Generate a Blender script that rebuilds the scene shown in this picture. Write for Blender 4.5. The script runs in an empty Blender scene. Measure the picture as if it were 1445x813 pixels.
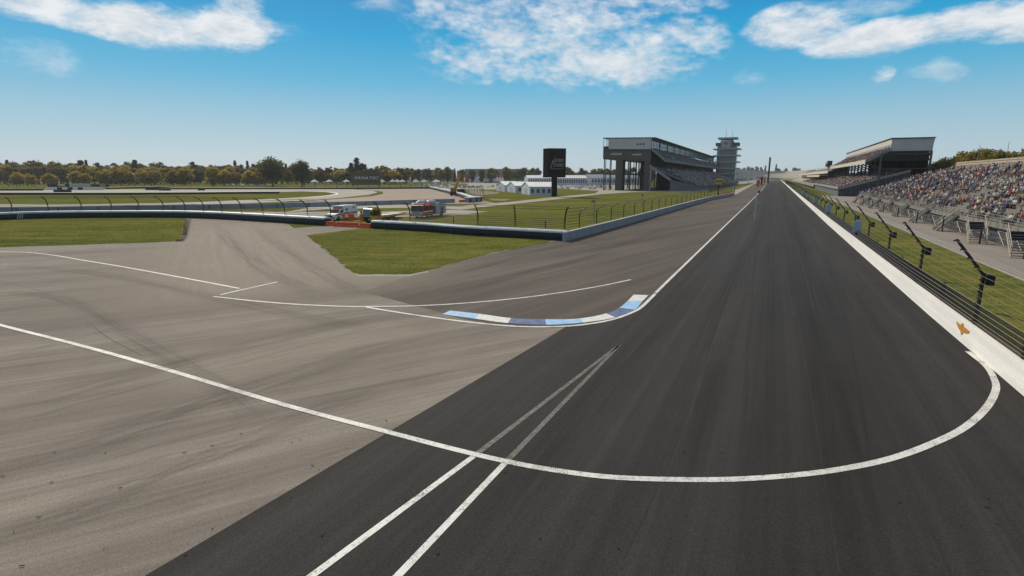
import bpy, math, random
from mathutils import Vector, Matrix
from mathutils.geometry import tessellate_polygon
R = math.radians
sc = bpy.context.scene
COL = sc.collection
random.seed(7)

# ------------------------------------------------------------------ camera
H, FPX, CX, CY = 7.1, 770.0, 722.5, 406.5
PITCH = math.atan(156.5 / FPX)
cam = bpy.data.cameras.new('camera')
camo = bpy.data.objects.new('camera', cam)
COL.objects.link(camo)
camo.location = (0, 0, H)
camo.rotation_euler = (R(90) - PITCH, 0, 0)
cam.sensor_width = 36; cam.lens = 36 * FPX / 1445
cam.clip_start = .1; cam.clip_end = 20000
sc.camera = camo

# ------------------------------------------------------------------ sky and sun
SUN_AZ, SUN_EL = R(-30), R(37)
w = bpy.data.worlds.new("World"); sc.world = w; w.use_nodes = True
WN = w.node_tree; N = WN.nodes; LK = WN.links
for n in list(N): N.remove(n)
class S:                                   # a socket with arithmetic
    def __init__(s, o): s.o = o
def mth(op, a, b=None, c=None, clamp=False):
    n = N.new('ShaderNodeMath'); n.operation = op; n.use_clamp = clamp
    for i, v in enumerate((a, b, c)):
        if v is None: continue
        if isinstance(v, (int, float)): n.inputs[i].default_value = v
        else: LK.new(v, n.inputs[i])
    return n.outputs[0]
def smooth(x, lo, hi):
    n = N.new('ShaderNodeMapRange'); n.interpolation_type = 'SMOOTHSTEP'
    LK.new(x, n.inputs[0]); n.inputs[1].default_value = lo; n.inputs[2].default_value = hi
    return n.outputs[0]
tcw = N.new('ShaderNodeTexCoord')
sep = N.new('ShaderNodeSeparateXYZ'); LK.new(tcw.outputs['Generated'], sep.inputs[0])
az = mth('ARCTAN2', sep.outputs[0], sep.outputs[1])
el = mth('ARCSINE', sep.outputs[2])
sky = N.new('ShaderNodeTexSky'); sky.sky_type = 'NISHITA'; sky.sun_disc = False
sky.sun_elevation = SUN_EL; sky.sun_rotation = SUN_AZ
sky.air_density = 1.0; sky.dust_density = .6; sky.ozone_density = 2.0
BGS = .1
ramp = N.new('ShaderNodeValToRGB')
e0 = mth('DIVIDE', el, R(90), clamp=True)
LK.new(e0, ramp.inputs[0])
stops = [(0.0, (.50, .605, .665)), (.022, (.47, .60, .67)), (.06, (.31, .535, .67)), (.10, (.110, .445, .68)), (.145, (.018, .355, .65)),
         (.19, (.008, .255, .57)), (.32, (.40, .43, .46))]  # last stop: unseen sky overhead, paled and greyed to lift the shade
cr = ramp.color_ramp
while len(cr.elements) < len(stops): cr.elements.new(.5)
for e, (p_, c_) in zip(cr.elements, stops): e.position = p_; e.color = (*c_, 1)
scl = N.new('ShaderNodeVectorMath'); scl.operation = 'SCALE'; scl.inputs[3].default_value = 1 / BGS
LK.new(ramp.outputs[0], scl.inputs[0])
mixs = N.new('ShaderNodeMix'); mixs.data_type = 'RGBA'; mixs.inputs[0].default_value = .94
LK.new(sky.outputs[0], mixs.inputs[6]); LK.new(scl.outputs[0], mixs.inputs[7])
def noise(vec, scale, detail=6, rough=.6, lac=2.0):
    n = N.new('ShaderNodeTexNoise'); LK.new(vec, n.inputs['Vector'])
    n.inputs['Scale'].default_value = scale; n.inputs['Detail'].default_value = detail
    n.inputs['Roughness'].default_value = rough; n.inputs['Lacunarity'].default_value = lac
    return n
def comb(x, y, z=0.0):
    n = N.new('ShaderNodeCombineXYZ')
    for i, v in enumerate((x, y, z)):
        if isinstance(v, (int, float)): n.inputs[i].default_value = v
        else: LK.new(v, n.inputs[i])
    return n.outputs[0]
ae = comb(az, mth('MULTIPLY', el, 2.2))
nA = noise(ae, 10, 12, .68)                 # cloud body
wrp = noise(ae, 3.5, 4, .55)
wsep = N.new('ShaderNodeSeparateColor'); LK.new(wrp.outputs['Color'], wsep.inputs[0])
azw = mth('ADD', az, mth('MULTIPLY', mth('SUBTRACT', wsep.outputs[0], .5), .10))
elw = mth('ADD', el, mth('MULTIPLY', mth('SUBTRACT', wsep.outputs[1], .5), .05))
def px_dir(px, py):
    dx, dy = px - CX, py - CY
    f_ = FPX * math.cos(PITCH) - dy * math.sin(PITCH); u_ = -FPX * math.sin(PITCH) - dy * math.cos(PITCH)
    return math.atan2(dx, f_), math.atan2(u_, math.hypot(dx, f_))
def ell(px, py, rx, ry, amp=1.0, tilt=0):
    a0, e0_ = px_dir(px, py)
    a1, _ = px_dir(px + rx, py); _, e1 = px_dir(px, py - ry)
    ra, re_ = abs(a1 - a0), abs(e1 - e0_)
    da = mth('SUBTRACT', azw, a0); de = mth('SUBTRACT', elw, e0_)
    de = mth('SUBTRACT', de, mth('MULTIPLY', da, tilt))
    d2 = mth('ADD', mth('POWER', mth('DIVIDE', da, ra), 2.0), mth('POWER', mth('DIVIDE', de, re_), 2.0))
    return mth('MULTIPLY', mth('SUBTRACT', 1.0, d2, clamp=True), amp)
def mx(lst):
    o = lst[0]
    for q in lst[1:]: o = mth('MAXIMUM', o, q)
    return o
body = mx([ell(60, 10, 190, 34, 1), ell(215, 38, 140, 40, 1.1), ell(320, 42, 85, 42, 1.1), ell(340, 8, 45, 40, .9),
           ell(1130, 38, 115, 36, 1.15), ell(1240, 50, 160, 34, 1.15), ell(1390, 32, 170, 30, 1.05), ell(1480, 30, 140, 34, 1.0),
           ell(1244, 101, 26, 17, .62), ell(1100, 24, 60, 24, .8)])
thin = mx([ell(50, 86, 95, 34, .62), ell(1328, 97, 60, 24, .75), ell(390, 52, 60, 40, .35), ell(1062, 112, 50, 20, .45), ell(545, 6, 60, 18, .6),
           ell(1200, 8, 160, 24, .5)])
mott = mx([ell(770, 40, 220, 110, .9), ell(860, 85, 150, 60, 1.05), ell(700, 85, 140, 50, .85), ell(960, 60, 70, 60, .7), ell(900, 5, 150, 30, .9), ell(640, 20, 110, 40, .6)])
fA = nA.outputs['Fac']
dA = mth('MULTIPLY', smooth(mth('ADD', body, mth('MULTIPLY', mth('SUBTRACT', fA, .5), 2.7)), .05, 1.08), .95)
dB = mth('MULTIPLY', smooth(mth('ADD', thin, mth('MULTIPLY', mth('SUBTRACT', fA, .5), 2.2)), .18, .95), .42)
aem = comb(mth('ADD', az, mth('MULTIPLY', el, .35)), mth('MULTIPLY', el, 1.9))
nM = noise(aem, 46, 5, .55)
nM2 = noise(aem, 13, 5, .6)
mt = mth('ADD', mth('MULTIPLY', mth('SUBTRACT', nM.outputs['Fac'], .5), 1.5), mth('MULTIPLY', mth('SUBTRACT', nM2.outputs['Fac'], .5), 2.6))
dC = mth('MULTIPLY', smooth(mth('ADD', mott, mt), .05, 1.42), .88)
dA = mth('MULTIPLY', dA, smooth(body, 0.0, .30)); dB = mth('MULTIPLY', dB, smooth(thin, 0.0, .25)); dC = mth('MULTIPLY', dC, smooth(mott, 0.0, .45))
dens = mth('MAXIMUM', mth('MAXIMUM', dA, dB), dC)
nS = noise(ae, 22, 6, .6)
shade = mth('ADD', mth('MULTIPLY', fA, .55), mth('MULTIPLY', nS.outputs['Fac'], .45))
ccr = N.new('ShaderNodeValToRGB'); LK.new(smooth(shade, .36, .62), ccr.inputs[0])
ccr.color_ramp.elements[0].color = (.60, .67, .74, 1); ccr.color_ramp.elements[1].color = (.88, .885, .89, 1)
csc = N.new('ShaderNodeVectorMath'); csc.operation = 'SCALE'; csc.inputs[3].default_value = 1 / BGS
LK.new(ccr.outputs[0], csc.inputs[0])
mixc = N.new('ShaderNodeMix'); mixc.data_type = 'RGBA'
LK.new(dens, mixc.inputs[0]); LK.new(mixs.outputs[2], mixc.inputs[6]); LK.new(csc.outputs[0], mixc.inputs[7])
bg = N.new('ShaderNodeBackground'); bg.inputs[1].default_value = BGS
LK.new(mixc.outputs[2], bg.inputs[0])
wo = N.new('ShaderNodeOutputWorld'); LK.new(bg.outputs[0], wo.inputs[0])

sun = bpy.data.lights.new('sun', 'SUN'); sun.energy = 4.0; sun.angle = R(.53); sun.color = (1, .89, .74)
suno = bpy.data.objects.new('sun', sun); COL.objects.link(suno)
sdir = Vector((math.sin(SUN_AZ) * math.cos(SUN_EL), math.cos(SUN_AZ) * math.cos(SUN_EL), math.sin(SUN_EL)))
suno.rotation_euler = sdir.to_track_quat('Z', 'Y').to_euler()
suno.location = (-40, 60, 60)
vs = sc.view_settings
vs.view_transform = 'Standard'; vs.look = 'None'; vs.exposure = 0; vs.gamma = 1
sc.cycles.max_bounces = 5; sc.cycles.diffuse_bounces = 2; sc.cycles.glossy_bounces = 2
sc.cycles.transmission_bounces = 2; sc.cycles.transparent_max_bounces = 24

# ------------------------------------------------------------------ where things stand
def ray(px, py):
    dx, dy = px - CX, py - CY
    return Vector((dx, FPX * math.cos(PITCH) - dy * math.sin(PITCH), -FPX * math.sin(PITCH) - dy * math.cos(PITCH)))
def G(px, py, z=0.0):                      # ground point (or point at height z)
    r = ray(px, py); k = (z - H) / r.z
    return Vector((r.x * k, r.y * k, z))
def ZP(px, py, Y):                         # height seen at that row at distance Y
    r = ray(px, py); return H + r.z * Y / r.y
def XP(px, Y, py=250):
    r = ray(px, py); return r.x * Y / r.y
TA = R(25.4)
T = Vector((math.sin(TA), math.cos(TA), 0)); Q = Vector((math.cos(TA), -math.sin(TA), 0)); UP = Vector((0, 0, 1))
def frame(o):
    o = Vector((o[0], o[1], 0))
    return lambda s, w_, z: o + T * s + Q * w_ + UP * z
def crom(pts, n=8):                        # smooth polyline
    pts = [Vector(p) for p in pts]; out = []
    P_ = [pts[0] * 2 - pts[1]] + pts + [pts[-1] * 2 - pts[-2]]
    for i in range(1, len(P_) - 2):
        a, b, c, d = P_[i - 1:i + 3]
        for k in range(n):
            t = k / n
            out.append(.5 * ((2 * b) + (c - a) * t + (2 * a - 5 * b + 4 * c - d) * t * t + (3 * b - a - 3 * c + d) * t ** 3))
    out.append(pts[-1]); return out
def resample(pts, step):
    out = [pts[0].copy()]; acc = 0
    for a, b in zip(pts, pts[1:]):
        L = (b - a).length
        if L < 1e-9: continue
        d = step - acc
        while d <= L: out.append(a + (b - a) * (d / L)); d += step
        acc = (acc + L) % step
    return out

# ------------------------------------------------------------------ materials
MATS = {}
def newmat(name):
    m = bpy.data.materials.new(name); m.use_nodes = True
    nt = m.node_tree; b = nt.nodes['Principled BSDF']; return m, nt, b
def M(name, col, rough=.7, var=.12, scale=1.5, spec=.3, metal=0.0, bump=0.0, rand=0.0, detail=5):
    if name in MATS: return MATS[name]
    m, nt, b = newmat(name)
    tc = nt.nodes.new('ShaderNodeNewGeometry')
    nz = nt.nodes.new('ShaderNodeTexNoise'); nz.inputs['Scale'].default_value = scale; nz.inputs['Detail'].default_value = detail
    nt.links.new(tc.outputs['Position'], nz.inputs['Vector'])
    rp = nt.nodes.new('ShaderNodeValToRGB')
    rp.color_ramp.elements[0].position = .3; rp.color_ramp.elements[1].position = .7
    rp.color_ramp.elements[0].color = (*[c * (1 - var) for c in col], 1)
    rp.color_ramp.elements[1].color = (*[min(1, c * (1 + var)) for c in col], 1)
    nt.links.new(nz.outputs['Fac'], rp.inputs[0])
    out = rp.outputs[0]
    if rand:
        oi = nt.nodes.new('ShaderNodeObjectInfo'); hs = nt.nodes.new('ShaderNodeHueSaturation')
        mr = nt.nodes.new('ShaderNodeMapRange'); mr.inputs[3].default_value = 1 - rand; mr.inputs[4].default_value = 1 + rand
        nt.links.new(oi.outputs['Random'], mr.inputs[0]); nt.links.new(mr.outputs[0], hs.inputs['Value'])
        nt.links.new(out, hs.inputs['Color']); out = hs.outputs[0]
    nt.links.new(out, b.inputs['Base Color'])
    b.inputs['Roughness'].default_value = rough; b.inputs['Metallic'].default_value = metal
    b.inputs['Specular IOR Level'].default_value = spec
    if bump:
        bp = nt.nodes.new('ShaderNodeBump'); bp.inputs['Strength'].default_value = bump
        nt.links.new(nz.outputs['Fac'], bp.inputs['Height']); nt.links.new(bp.outputs[0], b.inputs['Normal'])
    MATS[name] = m; return m
def layered(name, base, layers, rough=.85, spec=.25, bumpscale=0, bump=.3):
    """base colour times (1 + sum of noise layers); a layer = (angle, along, across, amount, detail, tint)"""
    m, nt, b = newmat(name)
    g = nt.nodes.new('ShaderNodeNewGeometry')
    cur = None
    rgb = nt.nodes.new('ShaderNodeRGB'); rgb.outputs[0].default_value = (*base, 1); cur = rgb.outputs[0]
    for (ang, along, across, lo, hi, det, p0, p1) in layers:
        mp = nt.nodes.new('ShaderNodeMapping'); mp.vector_type = 'POINT'
        mp.inputs['Rotation'].default_value = (0, 0, ang)      # heading (from +Y, clockwise) onto +Y
        mp2 = nt.nodes.new('ShaderNodeMapping'); mp2.inputs['Scale'].default_value = (across, along, across)
        nz = nt.nodes.new('ShaderNodeTexNoise'); nz.inputs['Scale'].default_value = 1; nz.inputs['Detail'].default_value = det
        nz.inputs['Roughness'].default_value = .6
        nt.links.new(g.outputs['Position'], mp.inputs[0]); nt.links.new(mp.outputs[0], mp2.inputs[0]); nt.links.new(mp2.outputs[0], nz.inputs['Vector'])
        mr = nt.nodes.new('ShaderNodeMapRange'); mr.inputs[1].default_value = p0; mr.inputs[2].default_value = p1
        nt.links.new(nz.outputs['Fac'], mr.inputs[0])
        mm = nt.nodes.new('ShaderNodeMix'); mm.data_type = 'RGBA'; mm.blend_type = 'MIX'
        lo3 = lo if isinstance(lo, tuple) else (lo,) * 3; hi3 = hi if isinstance(hi, tuple) else (hi,) * 3
        mm.inputs[6].default_value = (*lo3, 1); mm.inputs[7].default_value = (*hi3, 1)
        nt.links.new(mr.outputs[0], mm.inputs[0])
        ml = nt.nodes.new('ShaderNodeVectorMath'); ml.operation = 'MULTIPLY'
        nt.links.new(cur, ml.inputs[0]); nt.links.new(mm.outputs[2], ml.inputs[1]); cur = ml.outputs[0]
    nt.links.new(cur, b.inputs['Base Color'])
    b.inputs['Roughness'].default_value = rough; b.inputs['Specular IOR Level'].default_value = spec
    if bumpscale:
        nz = nt.nodes.new('ShaderNodeTexNoise'); nz.inputs['Scale'].default_value = bumpscale; nz.inputs['Detail'].default_value = 3
        nt.links.new(g.outputs['Position'], nz.inputs['Vector'])
        bp = nt.nodes.new('ShaderNodeBump'); bp.inputs['Strength'].default_value = bump; bp.inputs['Distance'].default_value = .01
        nt.links.new(nz.outputs['Fac'], bp.inputs['Height']); nt.links.new(bp.outputs[0], b.inputs['Normal'])
    MATS[name] = m; return m
def worn(name, paint, under, scale, lo, hi, rough=.7, fine=0):
    """paint rubbed through to the asphalt"""
    m, nt, b = newmat(name)
    g = nt.nodes.new('ShaderNodeNewGeometry')
    n1 = nt.nodes.new('ShaderNodeTexNoise'); n1.inputs['Scale'].default_value = scale; n1.inputs['Detail'].default_value = 8; n1.inputs['Roughness'].default_value = .75
    nt.links.new(g.outputs['Position'], n1.inputs['Vector'])
    mr = nt.nodes.new('ShaderNodeMapRange'); mr.inputs[1].default_value = lo; mr.inputs[2].default_value = hi
    nt.links.new(n1.outputs['Fac'], mr.inputs[0])
    n2 = nt.nodes.new('ShaderNodeTexNoise'); n2.inputs['Scale'].default_value = 1.3; n2.inputs['Detail'].default_value = 6
    nt.links.new(g.outputs['Position'], n2.inputs['Vector'])
    m2 = nt.nodes.new('ShaderNodeMix'); m2.data_type = 'RGBA'; nt.links.new(n2.outputs['Fac'], m2.inputs[0])
    m2.inputs[6].default_value = (*[c * .86 for c in paint], 1); m2.inputs[7].default_value = (*[min(1, c * 1.1) for c in paint], 1)
    fac = mr.outputs[0]
    if fine:                                # scuffs: fine speckle gathered where the paint is thin
        n3 = nt.nodes.new('ShaderNodeTexNoise'); n3.inputs['Scale'].default_value = fine; n3.inputs['Detail'].default_value = 4
        nt.links.new(g.outputs['Position'], n3.inputs['Vector'])
        ad = nt.nodes.new('ShaderNodeMath'); ad.operation = 'MULTIPLY_ADD'; nt.links.new(n2.outputs['Fac'], ad.inputs[0]); ad.inputs[1].default_value = .55; nt.links.new(n3.outputs['Fac'], ad.inputs[2])
        m4 = nt.nodes.new('ShaderNodeMapRange'); m4.inputs[1].default_value = .60; m4.inputs[2].default_value = .72; nt.links.new(ad.outputs[0], m4.inputs[0])
        mu = nt.nodes.new('ShaderNodeMath'); mu.operation = 'MULTIPLY'; nt.links.new(fac, mu.inputs[0]); nt.links.new(m4.outputs[0], mu.inputs[1]); fac = mu.outputs[0]
    mm = nt.nodes.new('ShaderNodeMix'); mm.data_type = 'RGBA'; nt.links.new(fac, mm.inputs[0])
    mm.inputs[6].default_value = (*under, 1); nt.links.new(m2.outputs[2], mm.inputs[7])
    nt.links.new(mm.outputs[2], b.inputs['Base Color']); b.inputs['Roughness'].default_value = rough
    MATS[name] = m; return m

# ------------------------------------------------------------------ mesh building
class MB:
    def __init__(s): s.v = []; s.f = []; s.m = []
    def add(s, vs, fs, mi=0):
        n = len(s.v); s.v += [Vector(q) for q in vs]; s.f += [[i + n for i in f] for f in fs]; s.m += [mi] * len(fs); return s
    def quad(s, a, b, c, d, mi=0): return s.add([a, b, c, d], [[0, 1, 2, 3]], mi)
    def box8(s, p, mi=0): return s.add(p, [[0, 3, 2, 1], [4, 5, 6, 7], [0, 1, 5, 4], [1, 2, 6, 5], [2, 3, 7, 6], [3, 0, 4, 7]], mi)
    def box(s, x0, x1, y0, y1, z0, z1, mi=0):
        return s.box8([(x0, y0, z0), (x1, y0, z0), (x1, y1, z0), (x0, y1, z0), (x0, y0, z1), (x1, y0, z1), (x1, y1, z1), (x0, y1, z1)], mi)
    def fbox(s, P, s0, s1, w0, w1, z0, z1, mi=0):       # box in a track frame
        return s.box8([P(s0, w0, z0), P(s0, w1, z0), P(s1, w1, z0), P(s1, w0, z0), P(s0, w0, z1), P(s0, w1, z1), P(s1, w1, z1), P(s1, w0, z1)], mi)
    def bar(s, a, b, w_, h_, mi=0, up=UP):
        a, b = Vector(a), Vector(b); d = (b - a).normalized()
        x = d.cross(up)
        if x.length < 1e-4: x = d.cross(Vector((0, 1, 0)))
        x.normalize(); y = x.cross(d); x = x * w_ / 2; y = y * h_ / 2
        return s.box8([a - x - y, a + x - y, b + x - y, b - x - y, a - x + y, a + x + y, b + x + y, b - x + y], mi)
    def tube(s, pts, r, n=6, mi=0):
        pts = [Vector(p) for p in pts]; rs = r if isinstance(r, (list, tuple)) else [r] * len(pts)
        ring = []
        for i, p in enumerate(pts):
            d = (pts[min(i + 1, len(pts) - 1)] - pts[max(i - 1, 0)]).normalized()
            x = d.cross(UP)
            if x.length < 1e-3: x = Vector((1, 0, 0))
            x.normalize(); y = x.cross(d)
            ring.append([p + x * rs[i] * math.cos(2 * math.pi * k / n) + y * rs[i] * math.sin(2 * math.pi * k / n) for k in range(n)])
        vs = [q for r_ in ring for q in r_]; fs = []
        for i in range(len(pts) - 1):
            for k in range(n): fs.append([i * n + k, i * n + (k + 1) % n, (i + 1) * n + (k + 1) % n, (i + 1) * n + k])
        fs.append(list(range(n))[::-1]); fs.append([(len(pts) - 1) * n + k for k in range(n)])
        return s.add(vs, fs, mi)
    def prism(s, poly, ext, mi=0):
        poly = [Vector(p) for p in poly]; n = len(poly); ext = Vector(ext)
        tri = tessellate_polygon([poly])
        vs = poly + [p + ext for p in poly]
        fs = [list(t) for t in tri] + [[i + n for i in t][::-1] for t in tri] + [[i, (i + 1) % n, (i + 1) % n + n, i + n] for i in range(n)]
        return s.add(vs, fs, mi)
    def sheet(s, poly, mi=0):
        poly = [Vector(p) for p in poly]
        return s.add(poly, [list(t) for t in tessellate_polygon([poly])], mi)
    def ribbon(s, pts, w_, z=None, mi=0, w2=None):
        pts = [Vector(p) for p in pts]; L = []
        for i, p in enumerate(pts):
            d = (pts[min(i + 1, len(pts) - 1)] - pts[max(i - 1, 0)]); d.z = 0; d.normalize()
            n = Vector((-d.y, d.x, 0)); ww = w_ if w2 is None else w_ + (w2 - w_) * i / (len(pts) - 1)
            q = p.copy()
            if z is not None: q.z = z
            L.append((q + n * ww / 2, q - n * ww / 2))
        vs = [q for l in L for q in l]
        return s.add(vs, [[2 * i, 2 * i + 1, 2 * i + 3, 2 * i + 2] for i in range(len(pts) - 1)], mi)
    def wall(s, pts, prof, mi=0, mis=None, side=1):
        """sweep a profile [(offset, z)...] along a ground polyline; closed profile with caps"""
        pts = [Vector(p) for p in pts]; k = len(prof); vs = []
        for i, p in enumerate(pts):
            d1 = (pts[i] - pts[i - 1]).normalized() if i else None
            d2 = (pts[i + 1] - pts[i]).normalized() if i < len(pts) - 1 else None
            d = (d1 or d2) if not (d1 and d2) else (d1 + d2).normalized()
            n = Vector((d.y, -d.x, 0)) * side
            c = 1 if not (d1 and d2) else 1 / max(.5, d1.dot(d))
            for (o, z) in prof: vs.append(Vector((p.x, p.y, 0)) + n * o * c + UP * z)
        fs = []; ms = []
        for i in range(len(pts) - 1):
            for j in range(k):
                fs.append([i * k + j, i * k + (j + 1) % k, (i + 1) * k + (j + 1) % k, (i + 1) * k + j])
                ms.append(mis[j] if mis else mi)
        fs.append(list(range(k))); fs.append([(len(pts) - 1) * k + j for j in range(k)][::-1]); ms += [mi, mi]
        n0 = len(s.v); s.v += vs; s.f += [[i + n0 for i in f] for f in fs]; s.m += ms; return s
    def cyl(s, a, b, r0, r1=None, n=12, mi=0): return s.tube([a, b], [r0, r0 if r1 is None else r1], n, mi)
    def build(s, name, mats, parent=None, local=False, smooth=False):
        if not isinstance(mats, (list, tuple)): mats = [mats]
        off = Vector((0, 0, 0)); loc = None
        if parent is not None and not local:
            o = parent
            while o: off += o.location; o = o.parent
        if parent is None and not local:
            xs = [q.x for q in s.v]; ys = [q.y for q in s.v]; zs = [q.z for q in s.v]
            off = Vector(((min(xs) + max(xs)) / 2, (min(ys) + max(ys)) / 2, min(zs))); loc = off
        me = bpy.data.meshes.new(name)
        me.from_pydata([q - off for q in s.v], [], s.f)
        for m_ in mats: me.materials.append(m_)
        if len(mats) > 1: me.polygons.foreach_set('material_index', s.m)
        if smooth: me.polygons.foreach_set('use_smooth', [True] * len(s.f))
        me.update()
        ob = bpy.data.objects.new(name, me); COL.objects.link(ob)
        if loc: ob.location = loc
        if parent is not None: ob.parent = parent
        return ob
def tag(o, label, cat, group=None):
    o['label'] = label; o['category'] = cat
    if group: o['group'] = group
    return o
def thing(name, loc, label, cat, group=None, rz=0.0):
    o = bpy.data.objects.new(name, None); COL.objects.link(o); o.empty_display_size = .3
    o.location = loc; o.rotation_euler = (0, 0, rz); return tag(o, label, cat, group)
def struct(o): o['kind'] = 'structure'; return o
def dup(root, loc, rz=None, label=None, group=None, scale=None):
    r = root.copy(); COL.objects.link(r); r.location = loc
    if rz is not None: r.rotation_euler = (0, 0, rz)
    if scale is not None: r.scale = scale
    if label: r['label'] = label
    if group: r['group'] = group
    for ch in list(root.children):
        c = ch.copy(); COL.objects.link(c); c.parent = r
        for g in ch.children:
            d = g.copy(); COL.objects.link(d); d.parent = c
    return r
def lettering(name, body, size, mat, parent, mw, depth=.03, shear=0, spacing=1.0, width=None):
    """solid letters; mw = world matrix of the face they stand on (x along the line, z out)"""
    cu = bpy.data.curves.new(name, 'FONT'); cu.body = body; cu.size = size; cu.extrude = depth; cu.shear = shear
    cu.align_x = 'CENTER'; cu.align_y = 'CENTER'; cu.space_character = spacing; cu.resolution_u = 2
    tmp = bpy.data.objects.new(name, cu); COL.objects.link(tmp)
    dg = bpy.context.evaluated_depsgraph_get()
    me = bpy.data.meshes.new_from_object(tmp.evaluated_get(dg))
    COL.objects.unlink(tmp); bpy.data.objects.remove(tmp)
    if width:
        xs = [v.co.x for v in me.vertices]; k = width / (max(xs) - min(xs))
        for v in me.vertices: v.co.x *= k
    off = Vector((0, 0, 0)); o = parent
    while o: off += o.location; o = o.parent
    for v in me.vertices: v.co = mw @ v.co - off
    me.materials.clear(); me.materials.append(mat)
    ob = bpy.data.objects.new(name, me); COL.objects.link(ob); ob.parent = parent
    return ob
def face_matrix(o, x, z):                  # origin, direction of the writing, outward normal
    x = Vector(x).normalized(); z = Vector(z).normalized(); y = z.cross(x)
    m = Matrix((x, y, z)).transposed().to_4x4(); m.translation = o; return m
# ------------------------------------------------------------------ ground
A_TR = TA
WHITE = worn('road_paint', (.67, .66, .63), (.17, .16, .15), 7, .32, .46, fine=34)
FADED = worn('faded_paint', (.155, .14, .12), (.045, .043, .041), 6, .38, .60)
GRASS = layered('grass_turf', (.110, .122, .035), [
    (R(70), .02, .05, (.82, .88, .85), (1.2, 1.12, 1.1), 4, .3, .7),
    (R(95), .04, .9, (.72, .79, .72), (1.30, 1.20, 1.2), 6, .32, .68),
    (R(80), .01, .12, (.86, .90, .9), (1.14, 1.1, 1.0), 3, .35, .65),
    (0, .35, .35, (.74, .84, .74), (1.28, 1.12, 1.3), 7, .32, .68),
    (0, 5, 5, .66, 1.36, 4, .3, .7), (0, 26, 26, .62, 1.4, 2, .3, .7)], rough=.95, spec=0, bumpscale=9, bump=.8)
LIGHT = layered('weathered_asphalt', (.212, .185, .156), [
    (R(59), .010, .16, .74, 1.22, 7, .32, .68), (R(56), .014, .9, .78, 1.20, 6, .32, .68), (R(61), .03, 3.6, .82, 1.16, 5, .3, .7),
    (0, .045, .045, (.80, .81, .83), (1.16, 1.15, 1.14), 4, .3, .7), (0, .5, .5, .93, 1.07, 5, .3, .7),
    (0, 18, 18, .86, 1.14, 4, .3, .7), (0, 55, 55, .62, 1.38, 3, .3, .7)], rough=.9, spec=.1, bumpscale=60, bump=.25)
MED = layered('apron_asphalt', (.102, .087, .075), [
    (R(42), .012, .22, .74, 1.24, 6, .32, .68), (R(38), .016, 1.2, .80, 1.18, 5, .32, .68),
    (0, .04, .04, .86, 1.14, 4, .3, .7), (0, 16, 16, .86, 1.14, 4, .3, .7), (0, 55, 55, .65, 1.35, 3, .3, .7)], rough=.88, spec=.1, bumpscale=60, bump=.25)
DARK = layered('track_asphalt', (.0345, .0322, .0315), [
    (A_TR, .005, .28, .78, 1.20, 6, .32, .68), (A_TR, .010, 1.3, .82, 1.17, 5, .32, .68), (R(31), .01, .5, .86, 1.13, 4, .3, .7), (A_TR, .02, 5, .90, 1.10, 4, .3, .7),
    (0, .05, .05, .88, 1.12, 4, .3, .7), (0, .6, .6, .94, 1.06, 5, .3, .7),
    (0, 16, 16, .84, 1.16, 4, .3, .7), (0, 55, 55, .50, 1.52, 3, .3, .7)], rough=.86, spec=.13, bumpscale=70, bump=.3)
PAVE = layered('pinkish_concrete', (.235, .205, .18), [
    (A_TR, .02, .7, .90, 1.1, 5, .3, .7), (A_TR + R(90), .02, .25, .94, 1.06, 3, .3, .7), (0, .3, .3, .92, 1.08, 5, .3, .7), (0, 20, 20, .88, 1.12, 3, .3, .7)], rough=.9, spec=.2)
PALE = layered('pale_road', (.30, .275, .235), [
    (R(80), .02, .4, .90, 1.1, 5, .3, .7), (0, .05, .05, .9, 1.1, 4, .3, .7), (0, 9, 9, .9, 1.1, 3, .3, .7)], rough=.9, spec=.2)
SANDY = layered('brown_run_off', (.285, .225, .18), [
    (R(85), .01, .25, .88, 1.12, 5, .3, .7), (0, .05, .05, .92, 1.08, 4, .3, .7)], rough=.9, spec=.15)
DIRT = layered('dry_earth', (.20, .165, .11), [(R(85), .03, .5, .8, 1.2, 5, .3, .7), (0, .6, .6, .85, 1.15, 5, .3, .7)], rough=.95, spec=.1)

def ground(name, poly, m, z):
    return struct(MB().sheet([Vector((p.x, p.y, z)) for p in poly]).build(name, m))
def gp(*pp): return [G(*p) for p in pp]
struct(MB().quad((-6000, -1500, 0), (6000, -1500, 0), (6000, 9000, 0), (-6000, 9000, 0)).build('infield_grass_ground', GRASS))
E4 = .004
# the smooth edges of the track
wallbase = [G(1445, 560) - T * 60 + Q * -.2, G(1445, 560) - T * 25, G(1445, 560), G(1298, 434), G(1223.3, 367), G(1165.6, 315), G(1129.8, 281), G(1101.3, 254)]
wallbase = [Vector((p.x, p.y, 0)) for p in wallbase]
leftline = gp((517, 434), (560, 441), (600, 447), (650, 453.7), (700, 459), (740, 461.5), (780, 461.5), (815, 459.5), (850, 454.5), (875, 448), (897, 439), (906, 433),
              (915, 424.5), (925, 414.5), (948, 391.5), (1027.4, 314.7), (1064, 279.5), (1079, 263.5), (1086.2, 254.5))
leftline = crom(leftline, 5)
iA = min(range(len(leftline)), key=lambda i: (leftline[i] - G(800, 460.5)).length)
trackpoly = [G(205, 813) - Vector((math.sin(R(29)), math.cos(R(29)), 0)) * 60, G(205, 813), G(540, 615), G(768, 480), G(800, 460.5)] + leftline[iA + 1:] + \
            [Vector((p.x, p.y, 0)) + Q * .1 for p in reversed(wallbase)] + [Vector((8, -60, 0))]
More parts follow.
